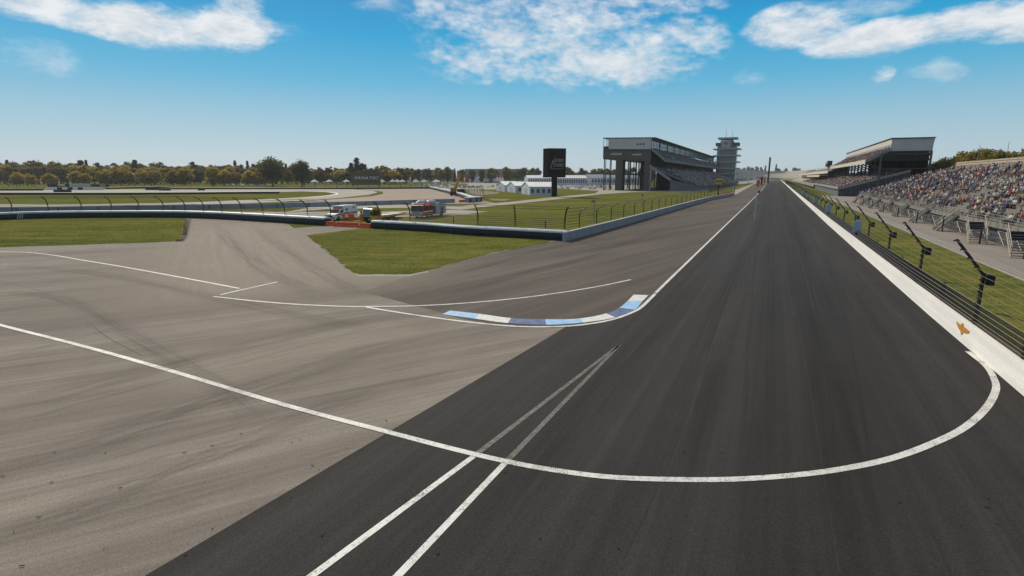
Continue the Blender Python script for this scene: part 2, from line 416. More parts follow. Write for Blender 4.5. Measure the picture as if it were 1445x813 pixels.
ground('road_course', [Vector((-300, 8, 0)), Vector((-300, -60, 0)), Vector((9, -60, 0)), G(205, 813) + Vector((1, 0, 0)), G(540, 616), G(770, 481), G(830, 459), G(600, 380), G(797, 345), G(797, 334), G(524, 316), G(460, 312), G(400, 310), G(240, 303), G(0, 303), G(-250, 309)], LIGHT, E4)
apron = gp((513, 412), (575, 390), (600, 381), (640, 369), (780, 341), (797, 336.5)) + gp((1000, 280.5), (1030, 273.5), (1037, 275), (1068, 258.2), (1083, 254.3)) + leftline[::-1][:len(leftline) - iA] + gp((770, 460.5), (740, 460.5), (700, 457.5), (655, 451), (600, 435))
ground('pit_exit_apron', apron, MED, 2 * E4)
ground('oval_track', trackpoly, DARK, 3 * E4)
ground('pit_lane', gp((1033, 273), (1037, 268.5), (1055, 262), (1067, 257), (1069, 257.6), (1050, 268), (1038, 275)), PALE, 4 * E4)
# grass in front of the barriers
def wobble(pts, amp, step):
    out = []
    for a, b in zip(pts, pts[1:] + pts[:1]):
        n = max(1, int((b - a).length / step))
        for k in range(n):
            p = a + (b - a) * (k / n); out.append(p + Vector((random.uniform(-amp, amp), random.uniform(-amp, amp), 0)) if k else p)
    return out
ground('grass_verge', wobble(gp((-300, 354), (-80, 351.5), (0, 349), (100, 346), (200, 343), (246, 341), (258, 331), (262, 309), (262, 305), (100, 304), (-300, 309)), .22, .7), GRASS, 3 * E4)
ground('verge_edge', gp((246, 341.3), (258.5, 341), (264, 333), (269, 309), (261, 309), (257, 331)), DIRT, 3 * E4 - .002)
struct(MB().ribbon(gp((258.8, 341), (264.3, 333), (269.6, 308)), .22, 4 * E4).build('verge_seam', M('dark_seam', (.035, .034, .033), .9)))
isl = gp((434, 332.5), (450, 330), (500, 324), (523, 319), (600, 322), (700, 329), (785, 336), (770, 343.5), (735, 350), (690, 357.5), (640, 371), (602, 382.5), (577, 387.5), (507, 387.5), (499, 385))
ground('grass_island', wobble(isl, .2, .6), GRASS, 4 * E4)
ground('island_edge', gp((497, 385.6), (507, 390.3), (576, 390.3), (604, 384.6), (604, 381.5), (600, 381), (577, 386), (507, 386)), M('pale_kerb_edge', (.26, .24, .21), .9, .15, 2), 4 * E4 - .002)
ground('grass_wedge', wobble(gp((405, 315.5), (463, 317.2), (463, 319.5), (440, 320), (415, 322.2)), .08, .8), GRASS, 3 * E4)
# infield beyond the barrier: pale loop road, brown run off, paths
ground('loop_road', gp((-250, 269), (0, 268.4), (160, 267.4), (300, 266.7), (430, 266.2), (500, 267.2), (526, 269.4), (533, 271.8), (520, 275), (480, 279.3), (430, 283.3), (330, 287.5), (240, 290.6), (100, 292.6), (-250, 294.5)), PALE, 2 * E4)
ground('run_off_area', gp((430, 266.2), (606, 265.9), (640, 272), (664, 280), (700, 287), (640, 287.5), (480, 291.5), (400, 294), (430, 284), (480, 280.5), (524, 277), (541, 273.5), (540, 270.5), (505, 267)), SANDY, E4)
ground('grass_oval', wobble(gp((-250, 275.5), (0, 274), (180, 273), (380, 271.3), (430, 270.2), (460, 271.2), (474, 273.4), (462, 275.6), (430, 278.3), (380, 280.7), (300, 284.5), (240, 286.5), (120, 288), (-250, 290)), .1, 6), GRASS, 3 * E4)
struct(MB().ribbon(crom(gp((380, 281.2), (430, 278.9), (463, 276.1), (476, 273.4), (461, 270.8), (430, 269.8)), 6), 1.0, 4 * E4).build('loop_kerb', M('white_kerb', (.72, .70, .65), .8)))
ground('service_road', gp((400, 300), (470, 295), (600, 293), (650, 296), (700, 290.5), (790, 281), (850, 274), (900, 271), (1000, 271), (1000, 265.5), (860, 263.5), (790, 264.5), (790, 266.3), (845, 269.5), (840, 273), (790, 277.3), (720, 285), (650, 291), (560, 289.2), (440, 292)), PALE, 4 * E4 + .002)
ground('service_lane', gp((290, 303.5), (470, 305.5), (600, 306.5), (640, 304), (690, 298.5), (640, 296.3), (560, 298.2), (420, 299), (300, 299)), PALE, 4 * E4)
ground('dry_grass_patch', gp((560, 300.5), (690, 302), (640, 304.5), (560, 304)), DIRT, 5 * E4)
ground('parking_lot', gp((610, 267.5), (700, 267.5), (850, 266.5), (905, 264), (905, 257), (610, 258)), M('parking_gravel', (.25, .23, .20), .9, .15, .3), E4)
ground('dry_track', gp((665, 268), (702, 271), (705, 273), (672, 276), (660, 271)), DIRT, 2 * E4)
ground('dry_scar', gp((690, 280.6), (722, 280.8), (712, 283.5), (694, 282.5)), DIRT, 2 * E4)
ground('grass_bank', gp((560, 262.3), (660, 262.4), (660, 259), (560, 258.6)), GRASS, 3 * E4)
# right: grass strip, paved walk
PR = frame(G(1205, 285))                      # corner of the bleachers: s along the track, w away from it
def strip(name, w0, w1, s0, s1, m, z): return ground(name, [PR(s0, w0, z), PR(s0, w1, z), PR(s1, w1, z), PR(s1, w0, z)], m, z)
strip('paved_walk', -4.9, 30, -170, 60, PAVE, 2 * E4)
for k, (w_, c) in enumerate(((-4.75, .33), (-4.2, .26), (-3.7, .30), (-3.15, .17), (-2.75, .17))):
    struct(MB().ribbon([PR(-170, w_, 0), PR(52, w_, 0)], .22 if k < 3 else .12, 3 * E4).build('walk_kerb_line', M('walk_line%d' % k, (c, c * .93, c * .87), .85, .15, 2)))
# tarmac far away past the start line
ground('far_turn_concrete', gp((1040, 252.6), (1101, 252.4), (1101.3, 254.2), (1086, 254.6), (1060, 258), (1030, 262), (1030, 257)), M('far_concrete', (.24, .225, .2), .9, .1, .05), E4)

# ---- painted lines
def paint(name, pts, wd, m=None, z=5 * E4, n=8): return struct(MB().ribbon(crom(pts, n), wd, z).build(name, m or WHITE))
paint('merge_line', [G(-60, 442), *gp((0, 459), (125, 491), (250, 526.5), (400, 571.5), (550, 611), (640, 634.5), (715, 652), (780, 664), (860, 674), (950, 677.5), (1040, 677), (1130, 670.5), (1200, 660.5), (1260, 647),
      (1315, 627), (1360, 604.5), (1391, 577), (1405, 551), (1402, 534), (1391, 517), (1365.5, 496.5))], .21, n=10)
def twin(x0, y0, x1, y1, x2, y2):
    a, b, c = G(x0, y0), G(x1, y1), G(x2, y2)
    d = (b - a).normalized()
    paint('guide_line', [a - d * 14, a, b], .165, z=4.6 * E4)
    struct(MB().ribbon([b, (b + c) / 2, c], .165, 4.5 * E4, w2=.13).build('faded_guide_line', FADED))
twin(441, 813, 668, 645, 873, 488)
twin(562, 813, 712, 655, 874, 487.5)
paint('run_off_line', gp((-200, 353), (0, 355.3), (60, 358.5), (120, 368), (180, 378), (260, 392.7), (338, 407.5)), .17)
paint('cross_line', gp((311, 416.3), (350, 407.4), (391.5, 398.2)), .15)
paint('pit_exit_line', gp((301, 418.8), (350, 424.2), (400, 428.6), (450, 431.5), (500, 433), (560, 432.6), (600, 431.5), (650, 428.6), (700, 424.5), (750, 419), (800, 412), (850, 403.5), (890, 395)), .17)
struct(MB().ribbon(leftline, .2, 5 * E4 + .001).build('track_edge_line', WHITE))
# seams and cracks
SEAM = M('seam', (.026, .025, .025), .9, .3, 4)
for pts, wd in ((gp((1089, 262), (1100, 330), (1118, 420), (1131, 480), (1150, 590), (1167, 700), (1185, 813)), .035),
                (gp((1056, 320), (1020, 430), (985, 540), (940, 660), (880, 790)), .02),
                (gp((1180, 380), (1275, 520), (1380, 690), (1440, 790)), .02)):
    struct(MB().ribbon(crom(pts, 5), wd, 4 * E4).build('seam', SEAM))
struct(MB().ribbon(crom(gp((0, 396), (60, 412), (110, 443), (150, 475), (200, 502)), 6), .05, 2 * E4).build('crack', M('crack', (.09, .085, .078), .9)))
# bits of rubber lying about
mb = MB()
random.seed(11)
spots = [(77, 640), (149, 641), (73, 682), (103, 711), (55, 731), (31, 800), (147, 776), (262, 785), (300, 748), (412, 625), (423, 622), (412, 615), (441, 658), (450, 664), (411, 703), (455, 757),
         (340, 613), (300, 630), (362, 540), (388, 546), (545, 595), (612, 680), (572, 707), (618, 783), (713, 668), (868, 692), (872, 775), (762, 762), (1018, 640), (1163, 642), (965, 640), (1150, 705), (1394, 705), (1406, 741),
         (850, 560), (1270, 711), (1393, 718), (170, 690), (260, 640), (235, 594), (4, 673), (20, 752)]
for (x, y) in spots:
    g = G(x, y); a = random.uniform(0, 3.1); L = random.uniform(.018, .055); d = Vector((math.cos(a), math.sin(a), 0)) * L; n_ = Vector((-d.y, d.x, 0)).normalized() * random.uniform(.006, .013)
    z = UP * 6 * E4
    mb.prism([g + d + z, g + n_ + z, g - d + z, g - n_ * .8 + z], UP * .012)
o = mb.build('rubber_debris', M('rubber_bits', (.012, .012, .012), .8)); o['kind'] = 'stuff'
# ---- kerb at the pit exit
TOPE = [(635.3, 439.3), (676.5, 444), (721, 450), (769.4, 451.8), (817.6, 450.6), (855.3, 443.5), (874, 435.3), (885.9, 425.4), (894, 416.8)]
BOTE = [(624, 444), (671.6, 450.6), (716.5, 456.5), (770.6, 458.9), (823.5, 455.8), (868.4, 448.5), (895.5, 437.8), (906.5, 425.8), (915, 417)]
ta, ba = crom(gp(*TOPE), 6), crom(gp(*BOTE), 6)
kc = [worn('kerb_sky_blue', (.19, .44, .74), (.50, .60, .68), 2.5, .30, .60), worn('kerb_white', (.70, .69, .67), (.36, .37, .40), 3, .24, .54), worn('kerb_navy', (.045, .085, .22), (.16, .20, .30), 2.5, .30, .60)]
order = [0, 1, 2, 0, 1, 2, 0, 1]
mb = MB()
for i in range(8):
    for k in range(6):
        j = i * 6 + k
        a, b, c, d = ba[j], ba[j + 1], ta[j + 1], ta[j]
        hz = Vector((0, 0, .045)); lz = Vector((0, 0, 6 * E4))
        mb.quad(a + lz, b + lz, c + hz, d + hz, order[i]); mb.quad(d + hz, c + hz, Vector((c.x, c.y, 0)), Vector((d.x, d.y, 0)), order[i])
struct(mb.build('kerb', kc))

# rubber laid down on the asphalt: soft edged marks
def rubber_mat(name, col, strength, nscale, floor=0.0):
    m, nt, b = newmat(name); b.inputs['Base Color'].default_value = (*col, 1); b.inputs['Roughness'].default_value = .85; b.inputs['Specular IOR Level'].default_value = .1
    uv = nt.nodes.new('ShaderNodeUVMap'); sp = nt.nodes.new('ShaderNodeSeparateXYZ'); nt.links.new(uv.outputs[0], sp.inputs[0])
    def mt(op, a, b_=None):
        n = nt.nodes.new('ShaderNodeMath'); n.operation = op
        for i, v in enumerate((a, b_)):
            if v is None: continue
            if isinstance(v, (int, float)): n.inputs[i].default_value = v
            else: nt.links.new(v, n.inputs[i])
        return n.outputs[0]
    def ss(v, lo, hi):
        n = nt.nodes.new('ShaderNodeMapRange'); n.interpolation_type = 'SMOOTHSTEP'; n.inputs[1].default_value = lo; n.inputs[2].default_value = hi; nt.links.new(v, n.inputs[0]); return n.outputs[0]
    eu = ss(mt('SUBTRACT', 1.0, mt('ABSOLUTE', mt('MULTIPLY_ADD', sp.outputs[0], 2.0) if False else mt('SUBTRACT', mt('MULTIPLY', sp.outputs[0], 2.0), 1.0))), 0, .8)
    ev = ss(mt('SUBTRACT', 1.0, mt('ABSOLUTE', mt('SUBTRACT', mt('MULTIPLY', sp.outputs[1], 2.0), 1.0))), 0, .5)
    cb = nt.nodes.new('ShaderNodeCombineXYZ'); nt.links.new(mt('MULTIPLY', sp.outputs[0], nscale), cb.inputs[0]); nt.links.new(mt('MULTIPLY', sp.outputs[1], 3.0), cb.inputs[1])
    nz = nt.nodes.new('ShaderNodeTexNoise'); nz.inputs['Scale'].default_value = 2; nz.inputs['Detail'].default_value = 6; nt.links.new(cb.outputs[0], nz.inputs['Vector'])
    al = mt('MULTIPLY', mt('MULTIPLY', mt('MULTIPLY', eu, ev), mt('ADD', mt('MULTIPLY', ss(nz.outputs['Fac'], .3, .7), 1 - floor), floor)), strength)
    tb = nt.nodes.new('ShaderNodeBsdfTransparent'); ms = nt.nodes.new('ShaderNodeMixShader')
    nt.links.new(al, ms.inputs[0]); nt.links.new(tb.outputs[0], ms.inputs[1]); nt.links.new(b.outputs[0], ms.inputs[2]); nt.links.new(ms.outputs[0], nt.nodes['Material Output'].inputs[0])
    return m
RB1 = rubber_mat('rubber_band', (.045, .041, .038), .20, 6); RB2 = rubber_mat('tyre_line', (.06, .055, .05), .16, 1.2); RB3 = rubber_mat('rubber_on_track', (.018, .0175, .0175), .17, 8)
RB4 = rubber_mat('dusty_streak', (.26, .24, .21), .30, 7)
zmark = [7 * E4]
def mark(pts, wd, m_, name='tyre_mark', z=None):
    pts = crom(pts, 8); zmark[0] += .0006
    mb = MB().ribbon(pts, wd, z or zmark[0]); o = mb.build(name, m_)
    uv = o.data.uv_layers.new(name='UVMap'); n = len(pts)
    for p in o.data.polygons:
        for li in p.loop_indices:
            vi = o.data.loops[li].vertex_index; uv.data[li].uv = (vi % 2, (vi // 2) / (n - 1))
    return struct(o)
for pts, wd in ((gp((-80, 690), (150, 617), (330, 556), (520, 497), (660, 466)), 2.6), (gp((-80, 600), (120, 545), (330, 492), (500, 455), (620, 438)), 2.2), (gp((-60, 372), (120, 384), (300, 420), (430, 448), (560, 470)), 1.8),
                (gp((-60, 780), (160, 700), (400, 600), (560, 540)), 1.6), (gp((300, 312), (330, 345), (390, 390), (470, 425)), 2.4), (gp((350, 312), (400, 350), (470, 395), (520, 420)), 2.0), (gp((-60, 410), (80, 420), (180, 470), (300, 540), (380, 610)), 1.3)):
    mark(pts, wd, RB1)
random.seed(15)
for k in range(5):
    y0 = random.uniform(440, 800); x0 = random.uniform(-60, 200); x1 = x0 + random.uniform(220, 520); sl = -random.uniform(.20, .32)
    xm = (x0 + x1) / 2; mark(gp((x0, y0), (xm, y0 + sl * (xm - x0) + random.uniform(-4, 4)), (x1, y0 + sl * (x1 - x0) - 6)) if y0 + sl * (x1 - x0) > 420 else gp((x0, 640), (xm, 560), (x1, 500)), random.uniform(.14, .3), RB2)
for k in range(9):
    y0 = random.uniform(480, 760); x0 = random.uniform(-40, 300); x1 = x0 + random.uniform(150, 320)
    mark(gp((x0, y0), ((x0 + x1) / 2, y0 - .27 * (x1 - x0) / 2), (x1, y0 - .27 * (x1 - x0))), random.uniform(.1, .5), RB4, 'dusty_streak')
for pts, wd in ((gp((900, 880), (985, 560), (1045, 380), (1082, 285), (1091, 258)), 2.2), (gp((1220, 880), (1175, 560), (1135, 380), (1110, 290), (1099, 259)), 2.4), (gp((600, 424), (720, 392), (860, 352), (980, 306)), 1.8), (gp((560, 408), (700, 372), (850, 330), (970, 297)), 1.5),
                (gp((640, 800), (800, 600), (930, 460), (1010, 370)), 1.6)):
    mark(pts, wd, RB3)
for k in range(5):
    x = random.uniform(880, 1300); xv = 1060 + (x - 880) / 420 * 60
    mark(gp((x, random.uniform(640, 880)), (xv + (x - xv) * .55, 450), (xv + (x - xv) * .3, 330)), random.uniform(.12, .28), RB3)
ESC = rubber_mat('worn_pale_asphalt', (.36, .315, .262), .58, 26, .68)
mark(gp((330, 303), (345, 322), (385, 362), (425, 398), (470, 432)), 34, ESC, 'escape_road_wear', z=2.2 * E4)
mark(gp((322, 303), (332, 330), (350, 365), (372, 398), (400, 440)), 30, ESC, 'escape_road_wear', z=2.5 * E4)
mark(gp((120, 560), (330, 515), (520, 475), (660, 452)), 9, ESC, 'worn_lane', z=2.8 * E4)
# tufts of grass so that the verges have some height and a ragged rim
def inside(p, poly):
    c = False; n = len(poly)
    for i in range(n):
        a, b_ = poly[i], poly[i - 1]
        if (a.y > p.y) != (b_.y > p.y) and p.x < (b_.x - a.x) * (p.y - a.y) / (b_.y - a.y) + a.x: c = not c
    return c
def tufts(name, poly, dens_, hmax, zb, rim=0):
    xs = [p.x for p in poly]; ys = [p.y for p in poly]; mb = MB()
    area = 0
    for a, b_ in zip(poly, poly[1:] + poly[:1]): area += a.x * b_.y - b_.x * a.y
    n = int(abs(area) / 2 * dens_); k = 0
    bb = (max(xs) - min(xs)) * (max(ys) - min(ys))
    pts = []
    for _ in range(int(n * bb / (abs(area) / 2))):
        p = Vector((random.uniform(min(xs), max(xs)), random.uniform(min(ys), max(ys)), 0))
        if inside(p, poly): pts.append(p)
    if rim:
        for a, b_ in zip(poly, poly[1:] + poly[:1]):
            for q in range(int((b_ - a).length * rim)): pts.append(a + (b_ - a) * random.random() + Vector((random.gauss(0, .1), random.gauss(0, .1), 0)))
    vs = []; fs = []
    for p in pts:
        for q in range(2):
            a = random.uniform(0, 6.28); h = random.uniform(.4, 1) * hmax; w_ = h * random.uniform(.35, .8); d = Vector((math.cos(a), math.sin(a), 0)) * w_ / 2
            tip = p + Vector((random.gauss(0, .25) * h, random.gauss(0, .25) * h, h + zb)); i = len(vs)
            vs += [p - d + UP * zb, p + d + UP * zb, tip]; fs.append([i, i + 1, i + 2])
    mb.add(vs, fs); o = mb.build(name, GRASS); o['kind'] = 'stuff'; return o
random.seed(29)
tag(tufts('grass_tufts', isl, 9, .075, 3.9 * E4, rim=9), 'short rough grass on the central wedge shaped island', 'grass')
tag(tufts('grass_tufts', gp((-60, 351), (0, 349), (100, 346), (200, 343), (246, 341), (258, 331), (262, 311), (100, 309), (-60, 313)), 4, .09, 2.9 * E4, rim=6), 'short rough grass on the left verge before the barrier', 'grass')
tag(tufts('grass_tufts', [PR(-150, -13.4, 0), PR(-150, -5.2, 0), PR(-60, -5.0, 0), PR(-60, -13.4, 0)], 9, .075, 0, rim=4), 'short rough grass strip behind the white wall', 'grass')
# ------------------------------------------------------------------ walls, barriers, fences
CONC_W = layered('white_wall_paint', (.76, .745, .71), [(A_TR, .03, 3.0, .90, 1.05, 5, .3, .62), (A_TR, .25, .25, .94, 1.04, 5, .3, .7), (A_TR, .02, 14, .95, 1.03, 3, .3, .7), (0, 9, 9, .95, 1.05, 4, .3, .7)], rough=.75, spec=.2)
CONC_TAN = M('tan_wall_cap', (.42, .27, .16), .8, .12, 2)
BLKCOV = M('black_barrier_cover', (.012, .012, .013), .55, .35, 1.2, .4)
PALECOV = M('pale_barrier_cap', (.42, .44, .47), .45, .18, .7, .4)
GREYW = M('grey_wall_paint', (.26, .275, .30), .8, .12, .6, .2)
GREYWT = M('grey_wall_top', (.46, .47, .47), .8, .12, .6, .2)
STEEL_D = M('dark_fence_steel', (.018, .017, .017), .55, .2, 3, .4)
STEEL_G = M('galvanised_steel', (.22, .22, .21), .5, .15, 3, .4, .3)
WIRE = M('fence_wire', (.028, .026, .024), .5, .1, 3, .4, .3)
WIREG = M('fence_wire_grey', (.16, .15, .14), .5, .1, 3, .4, .3)
WHITE_P = M('white_gloss_paint', (.75, .75, .74), .4, .05, 1, .4)
RED_P = M('red_plastic', (.60, .085, .022), .5, .12, 1.5, .4)
ORANGE = M('orange_cloth', (.70, .13, .03), .8, .15, 4)
BLACK = M('black_matt', (.012, .012, .013), .7, .2, 2)
RUBBER = M('rubber', (.015, .015, .016), .8, .2, 3)
GLASSD = M('dark_glass', (.02, .026, .03), .12, .1, 1, .6)
GLASSB = M('blue_glass', (.24, .34, .38), .15, .15, .3, .6)

# outer white wall of the straight
far = [p for p in wallbase]
wlr = resample(far, 12) + [far[-1]]
rw = thing('track_wall', far[3], 'long white concrete wall with a tan top edge along the outside of the dark straight', 'wall')
mb = MB(); mb.wall(wlr, [(0, 0), (0, 1.0), (.26, 1.0), (.26, 0)], 0, side=1); mb.build('wall_body', CONC_W, rw)
mb = MB(); mb.wall(wlr, [(.15, 1.003), (.15, 1.03), (.34, 1.03), (.34, .9), (.263, .9), (.263, 1.003)], 0, side=1); mb.build('wall_cap', CONC_TAN, rw)
def on_wall(px, py):
    a, b = wallbase[2], wallbase[3]; n = Vector((b.y - a.y, -(b.x - a.x), 0)).normalized()
    r = ray(px, py); o = Vector((0, 0, H)); return o + r * ((a - o).dot(n) / r.dot(n)), n
el_ = [(406, 400), (419, 410), (432, 421), (435, 412), (441, 410), (445, 415), (446, 429), (462, 441), (478, 455), (471, 467), (458, 466), (445, 461), (439, 472), (431, 473), (430, 455), (420, 441), (412, 425)]
ep = []
for (x, y) in el_:
    p, n_ = on_wall(1245 + x / 3.87, 350 + y / 3.87); ep.append(p - n_ * .02)
MB().prism(ep, n_ * .008).build('winged_emblem', M('orange_emblem', (.44, .205, .035), .6, .25, 8), rw)

# fence along that wall
wl = resample(far, 1.5)
i0 = min(range(len(wl)), key=lambda i: (wl[i] - Vector((19.83, 22.62, 0))).length)
wl2 = [p + Vector((.19 * math.cos(TA), -.19 * math.sin(TA), 0)) for p in wl]
def along(pts, start_i, step, n, back=0):
    out = []; acc = 0; i = start_i; target = 0; cur = pts[i]
    res = [pts[i].copy()]
    need = step
    while len(res) < n and i < len(pts) - 1:
        a, b = cur, pts[i + 1]; L = (b - a).length
        if L >= need:
            cur = a + (b - a) * (need / L); res.append(cur.copy()); need = step
        else: need -= L; i += 1; cur = pts[i]
    return res
STEP = 9.9
posts = along(wl2, i0, STEP, 58)
p_prev = posts[0] - (posts[1] - posts[0]).normalized() * STEP
posts = [p_prev - T * STEP, p_prev] + posts
rf = thing('catch_fence', wallbase[3], 'tall dark catch fence with slanted overhang arms on the white wall', 'fence')
def post_mb(p, arm=True):
    mb = MB(); mb.box(p.x - .05, p.x + .05, p.y - .05, p.y + .05, 1.0, 3.2)
    tip = p - Q * 1.08 + UP * 4.55
    mb.bar(p + UP * 3.12, tip, .1, .1)
    for k in range(9):
        z = 1.15 + k * .25
        mb.box(p.x - .13, p.x - .05, p.y - .03, p.y + .03, z, z + .05)
    for k in range(1, 5):
        q = p + UP * 3.12 + (tip - p - UP * 3.12) * (k / 4); mb.bar(q, q - Q * .1 - UP * .08, .05, .05)
    return mb, tip
tips = []
for i, p in enumerate(posts):
    mb, tip = post_mb(p); tips.append(tip)
    po = mb.build('fence_post', STEEL_D, rf)
    if i < 22:
        b = MB(); c = p + Q * .23
        b.fbox(lambda s, w_, z: c + T * s + Q * w_ + UP * z, -.16, .16, -.12, .13, 2.72, 3.14); b.bar(p + UP * 3.0, c + UP * 3.0, .05, .05)
        b.build('speaker_box', BLACK, po)
    if i < 34 and i < len(posts) - 1:
        q = (p + posts[i + 1]) / 2
        b = MB(); b.box(q.x - .045, q.x + .045, q.y - .045, q.y + .045, 1.0, 1.95)
        for k in range(4): b.box(q.x - .1, q.x - .045, q.y - .03, q.y + .03, 1.15 + k * .2, 1.19 + k * .2)
        b.build('short_post', STEEL_D, rf)
mb = MB()
for z, r_ in [(1.15, .012), (1.3, .012), (1.5, .012), (1.7, .014), (1.92, .016), (2.2, .008), (2.5, .008), (2.8, .008), (3.1, .008)]:
    mb.tube([p - Q * .1 + UP * z for p in posts], r_, 4)
for k in range(1, 5):
    mb.tube([p + UP * 3.12 + (t_ - p - UP * 3.12) * (k / 4) - UP * .08 for p, t_ in zip(posts, tips)], .008, 4)
mb.build('cable', WIREG, rf)
mb = MB()
seg = resample([posts[0]] + posts[1:16], .075)
for p in seg: mb.bar(p - Q * .08 + UP * 1.03, p - Q * .08 + UP * 1.92, .0115, .0115)
seg = resample(posts[15:34], .3)
for p in seg: mb.bar(p - Q * .08 + UP * 1.03, p - Q * .08 + UP * 1.92, .014, .014)
for k in range(13):
    mb.tube([p - Q * .085 + UP * (1.06 + k * .07) for p in posts[:34]], .0062, 3)
mb.build('wire_mesh', WIRE, rf)
# light panels hung on the fence
panel = M('pale_blue_panel', (.30, .37, .48), .45, .1, 2, .4)
LBL = ['pale blue light panel on the fence, the largest and nearest of the five', 'pale blue light panel, second from the near end of the row on the fence', 'pale blue light panel, middle one of the five on the fence',
       'pale blue light panel, second from the far end of the row on the fence', 'pale blue light panel, smallest and farthest of the five on the fence']
for i, (px, py) in enumerate(((1220, 320), (1176, 294.5), (1155.5, 282.5), (1144.3, 275.8), (1136, 271))):
    best = min(wl2, key=lambda p: abs(XP(px, 1, 250) - p.x / p.y) if p.y > 20 else 9)
    c = best - Q * .15; z = ZP(px, py, c.y)
    o = thing('light_panel', c + UP * (z - .75), LBL[i], 'light panel', 'light panels on the catch fence')
    x = Q; mb = MB(); P = lambda a, b, zz: c + T * a + Q * b + UP * zz
    hw = .36; pr = [P(0, -hw, z - .58), P(0, hw, z - .58), P(0, hw, z + .52), P(0, hw - .08, z + .6), P(0, -hw + .08, z + .6), P(0, -hw, z + .52)]
    mb.prism(pr, T * .12); mb.build('panel_face', panel, o)
    mb = MB(); mb.fbox(lambda s, w_, zz: c + T * s + Q * w_ + UP * zz, -.02, .2, -.14, .14, z - .78, z - .58); mb.build('bracket', BLACK, o)

# tyre barriers with pale caps
def tyre_barrier(pts, h, d, label, caps=True, group='black tyre barriers of the infield', hb=None, sidesign=-1, seams=1.6):
    pts = resample(crom(pts, 8), 1.2) + [Vector(pts[-1])]
    o = thing('tyre_barrier', pts[len(pts) // 2], label, 'barrier', group)
    mb = MB(); mb.wall(pts, [(0, 0), (-.05, h * .35), (0, h * .76), (.12, h * .80), (d - .1, h * .80), (d, h * .76), (d, 0)], 0, side=sidesign); mb.build('barrier_body', BLKCOV, o)
    if caps:
        mb = MB(); mb.wall(pts, [(-.07, h * .74), (-.06, h * .88), (.05, h * .97), (.3, h), (d - .3, h), (d - .02, h * .96), (d + .05, h * .86), (d + .05, h * .74)], 0, side=sidesign); mb.build('barrier_cap', PALECOV, o)
    return o
TB1 = gp((-260, 317), (-100, 313), (0, 310.6), (40, 309), (100, 307.8), (200, 307.2), (260, 307.6), (320, 310), (400, 315), (458, 318.6))
b1 = tyre_barrier(TB1, 1.25, 1.3, 'black tyre barrier with pale cap behind the left grass verge, three slanted stripes on it')
TB2 = gp((524, 322.5), (600, 327), (660, 332), (730, 336), (797, 340))
b2 = tyre_barrier(TB2, 1.15, 1.3, 'black pale capped tyre barrier from the orange barriers to the grey wall corner')
a_, b_ = G(23, 310), G(33, 309.3); d_ = (b_ - a_).normalized(); nn = Vector((d_.y, -d_.x, 0))
for k in range(3):
    p0 = G(23.5 + 3.2 * k, 309.9) + nn * .075
    mb = MB(); mb.prism([p0 + UP * .12, p0 + d_ * .17 + UP * .12, p0 + d_ * .44 + UP * .92, p0 + d_ * .27 + UP * .92], nn * .012); mb.build('slanted_stripe', M('pale_stripe', (.32, .36, .38), .6), b1)
TB3 = gp((-260, 275.8), (0, 275.2), (130, 275.2), (240, 274.6), (320, 273.8), (394, 273.3))
tyre_barrier(TB3, 1.15, 1.2, 'low black tyre barrier on the far side of the grass oval', caps=False)
TB4 = gp((-260, 269.6), (0, 269.2), (60, 269))
tyre_barrier(TB4, 1.2, 1.2, 'short black tyre barrier at the far left before the advertising boards', caps=False)
TB5 = gp((153, 267), (190, 265.7), (240, 265.1))
tyre_barrier(TB5, 1.2, 1.2, 'far black tyre barrier rising past the right end of the advertising boards', caps=False)
TB6 = gp((232, 267.6), (300, 267.3), (400, 267.2), (500, 267), (606, 266.4))
tyre_barrier(TB6, 1.2, 1.2, 'long low black tyre barrier behind the hairpin, under the dark billboard', caps=False)
TB7 = gp((606, 266.4), (640, 275.5), (664, 284.5))
tyre_barrier(TB7, 1.5, 1.6, 'black tyre barrier with a white top slanting to the grey block end')
eb = thing('barrier_end', G(664, 285.5), 'grey block end piece closing the slanting white topped barrier', 'barrier')
MB().wall(gp((664, 285.8), (680, 284)), [(0, 0), (0, 1.25), (1.6, 1.25), (1.6, 0)], 0, side=-1).build('block', GREYW, eb)
mb = MB().wall(gp((663, 285.9), (681, 284.1)), [(-.08, 1.25), (-.08, 1.5), (1.7, 1.5), (1.7, 1.25)], 0, side=-1); mb.build('block_top', WHITE_P, eb)
for x in (664, 672.5, 679.5):
    p = G(x, 285.8 - (x - 664) * .11); MB().box(p.x - .2, p.x + .2, p.y - .1, p.y + .02, 0, 1.24).build('dark_strip', BLACK, eb)

# grey blue inner walls
def grey_wall(name, pts, h, t_, label, joint=None, side=-1, smoothit=True, mat=None):
    pts = crom(pts, 6) if smoothit else [Vector(p) for p in pts]
    o = thing(name, pts[len(pts) // 2], label, 'wall')
    MB().wall(pts, [(0, 0), (0, h), (t_, h), (t_, 0)], 0, side=side).build('wall_body', mat or GREYW, o)
    MB().wall(pts, [(-.02, h + .003), (-.02, h + .07), (t_ + .02, h + .07), (t_ + .02, h + .003)], 0, side=side).build('wall_cap', GREYWT, o)
    if joint:
        for p in resample(pts, joint)[1:95]: MB().box(p.x - .1, p.x + .1, p.y - .13, p.y + .02, 0, h * .96).build('joint_post', M('joint_steel', (.1, .105, .12), .6), o)
    return o
grey_wall('inner_wall', gp((797.5, 341), (850, 326.5), (900, 312.3), (950, 297.5), (1000, 283), (1020, 279), (1036, 275.5)), .98, .35, 'grey blue concrete wall at the inside of the straight, ending near the grandstand', side=-1)
grey_wall('infield_wall', gp((-260, 302.5), (0, 300.4), (120, 298.4), (240, 296.4), (360, 294), (480, 291.2), (560, 288.6), (642, 286)), 1.05, .3, 'grey blue jointed concrete wall behind the rescue vehicles', joint=7)

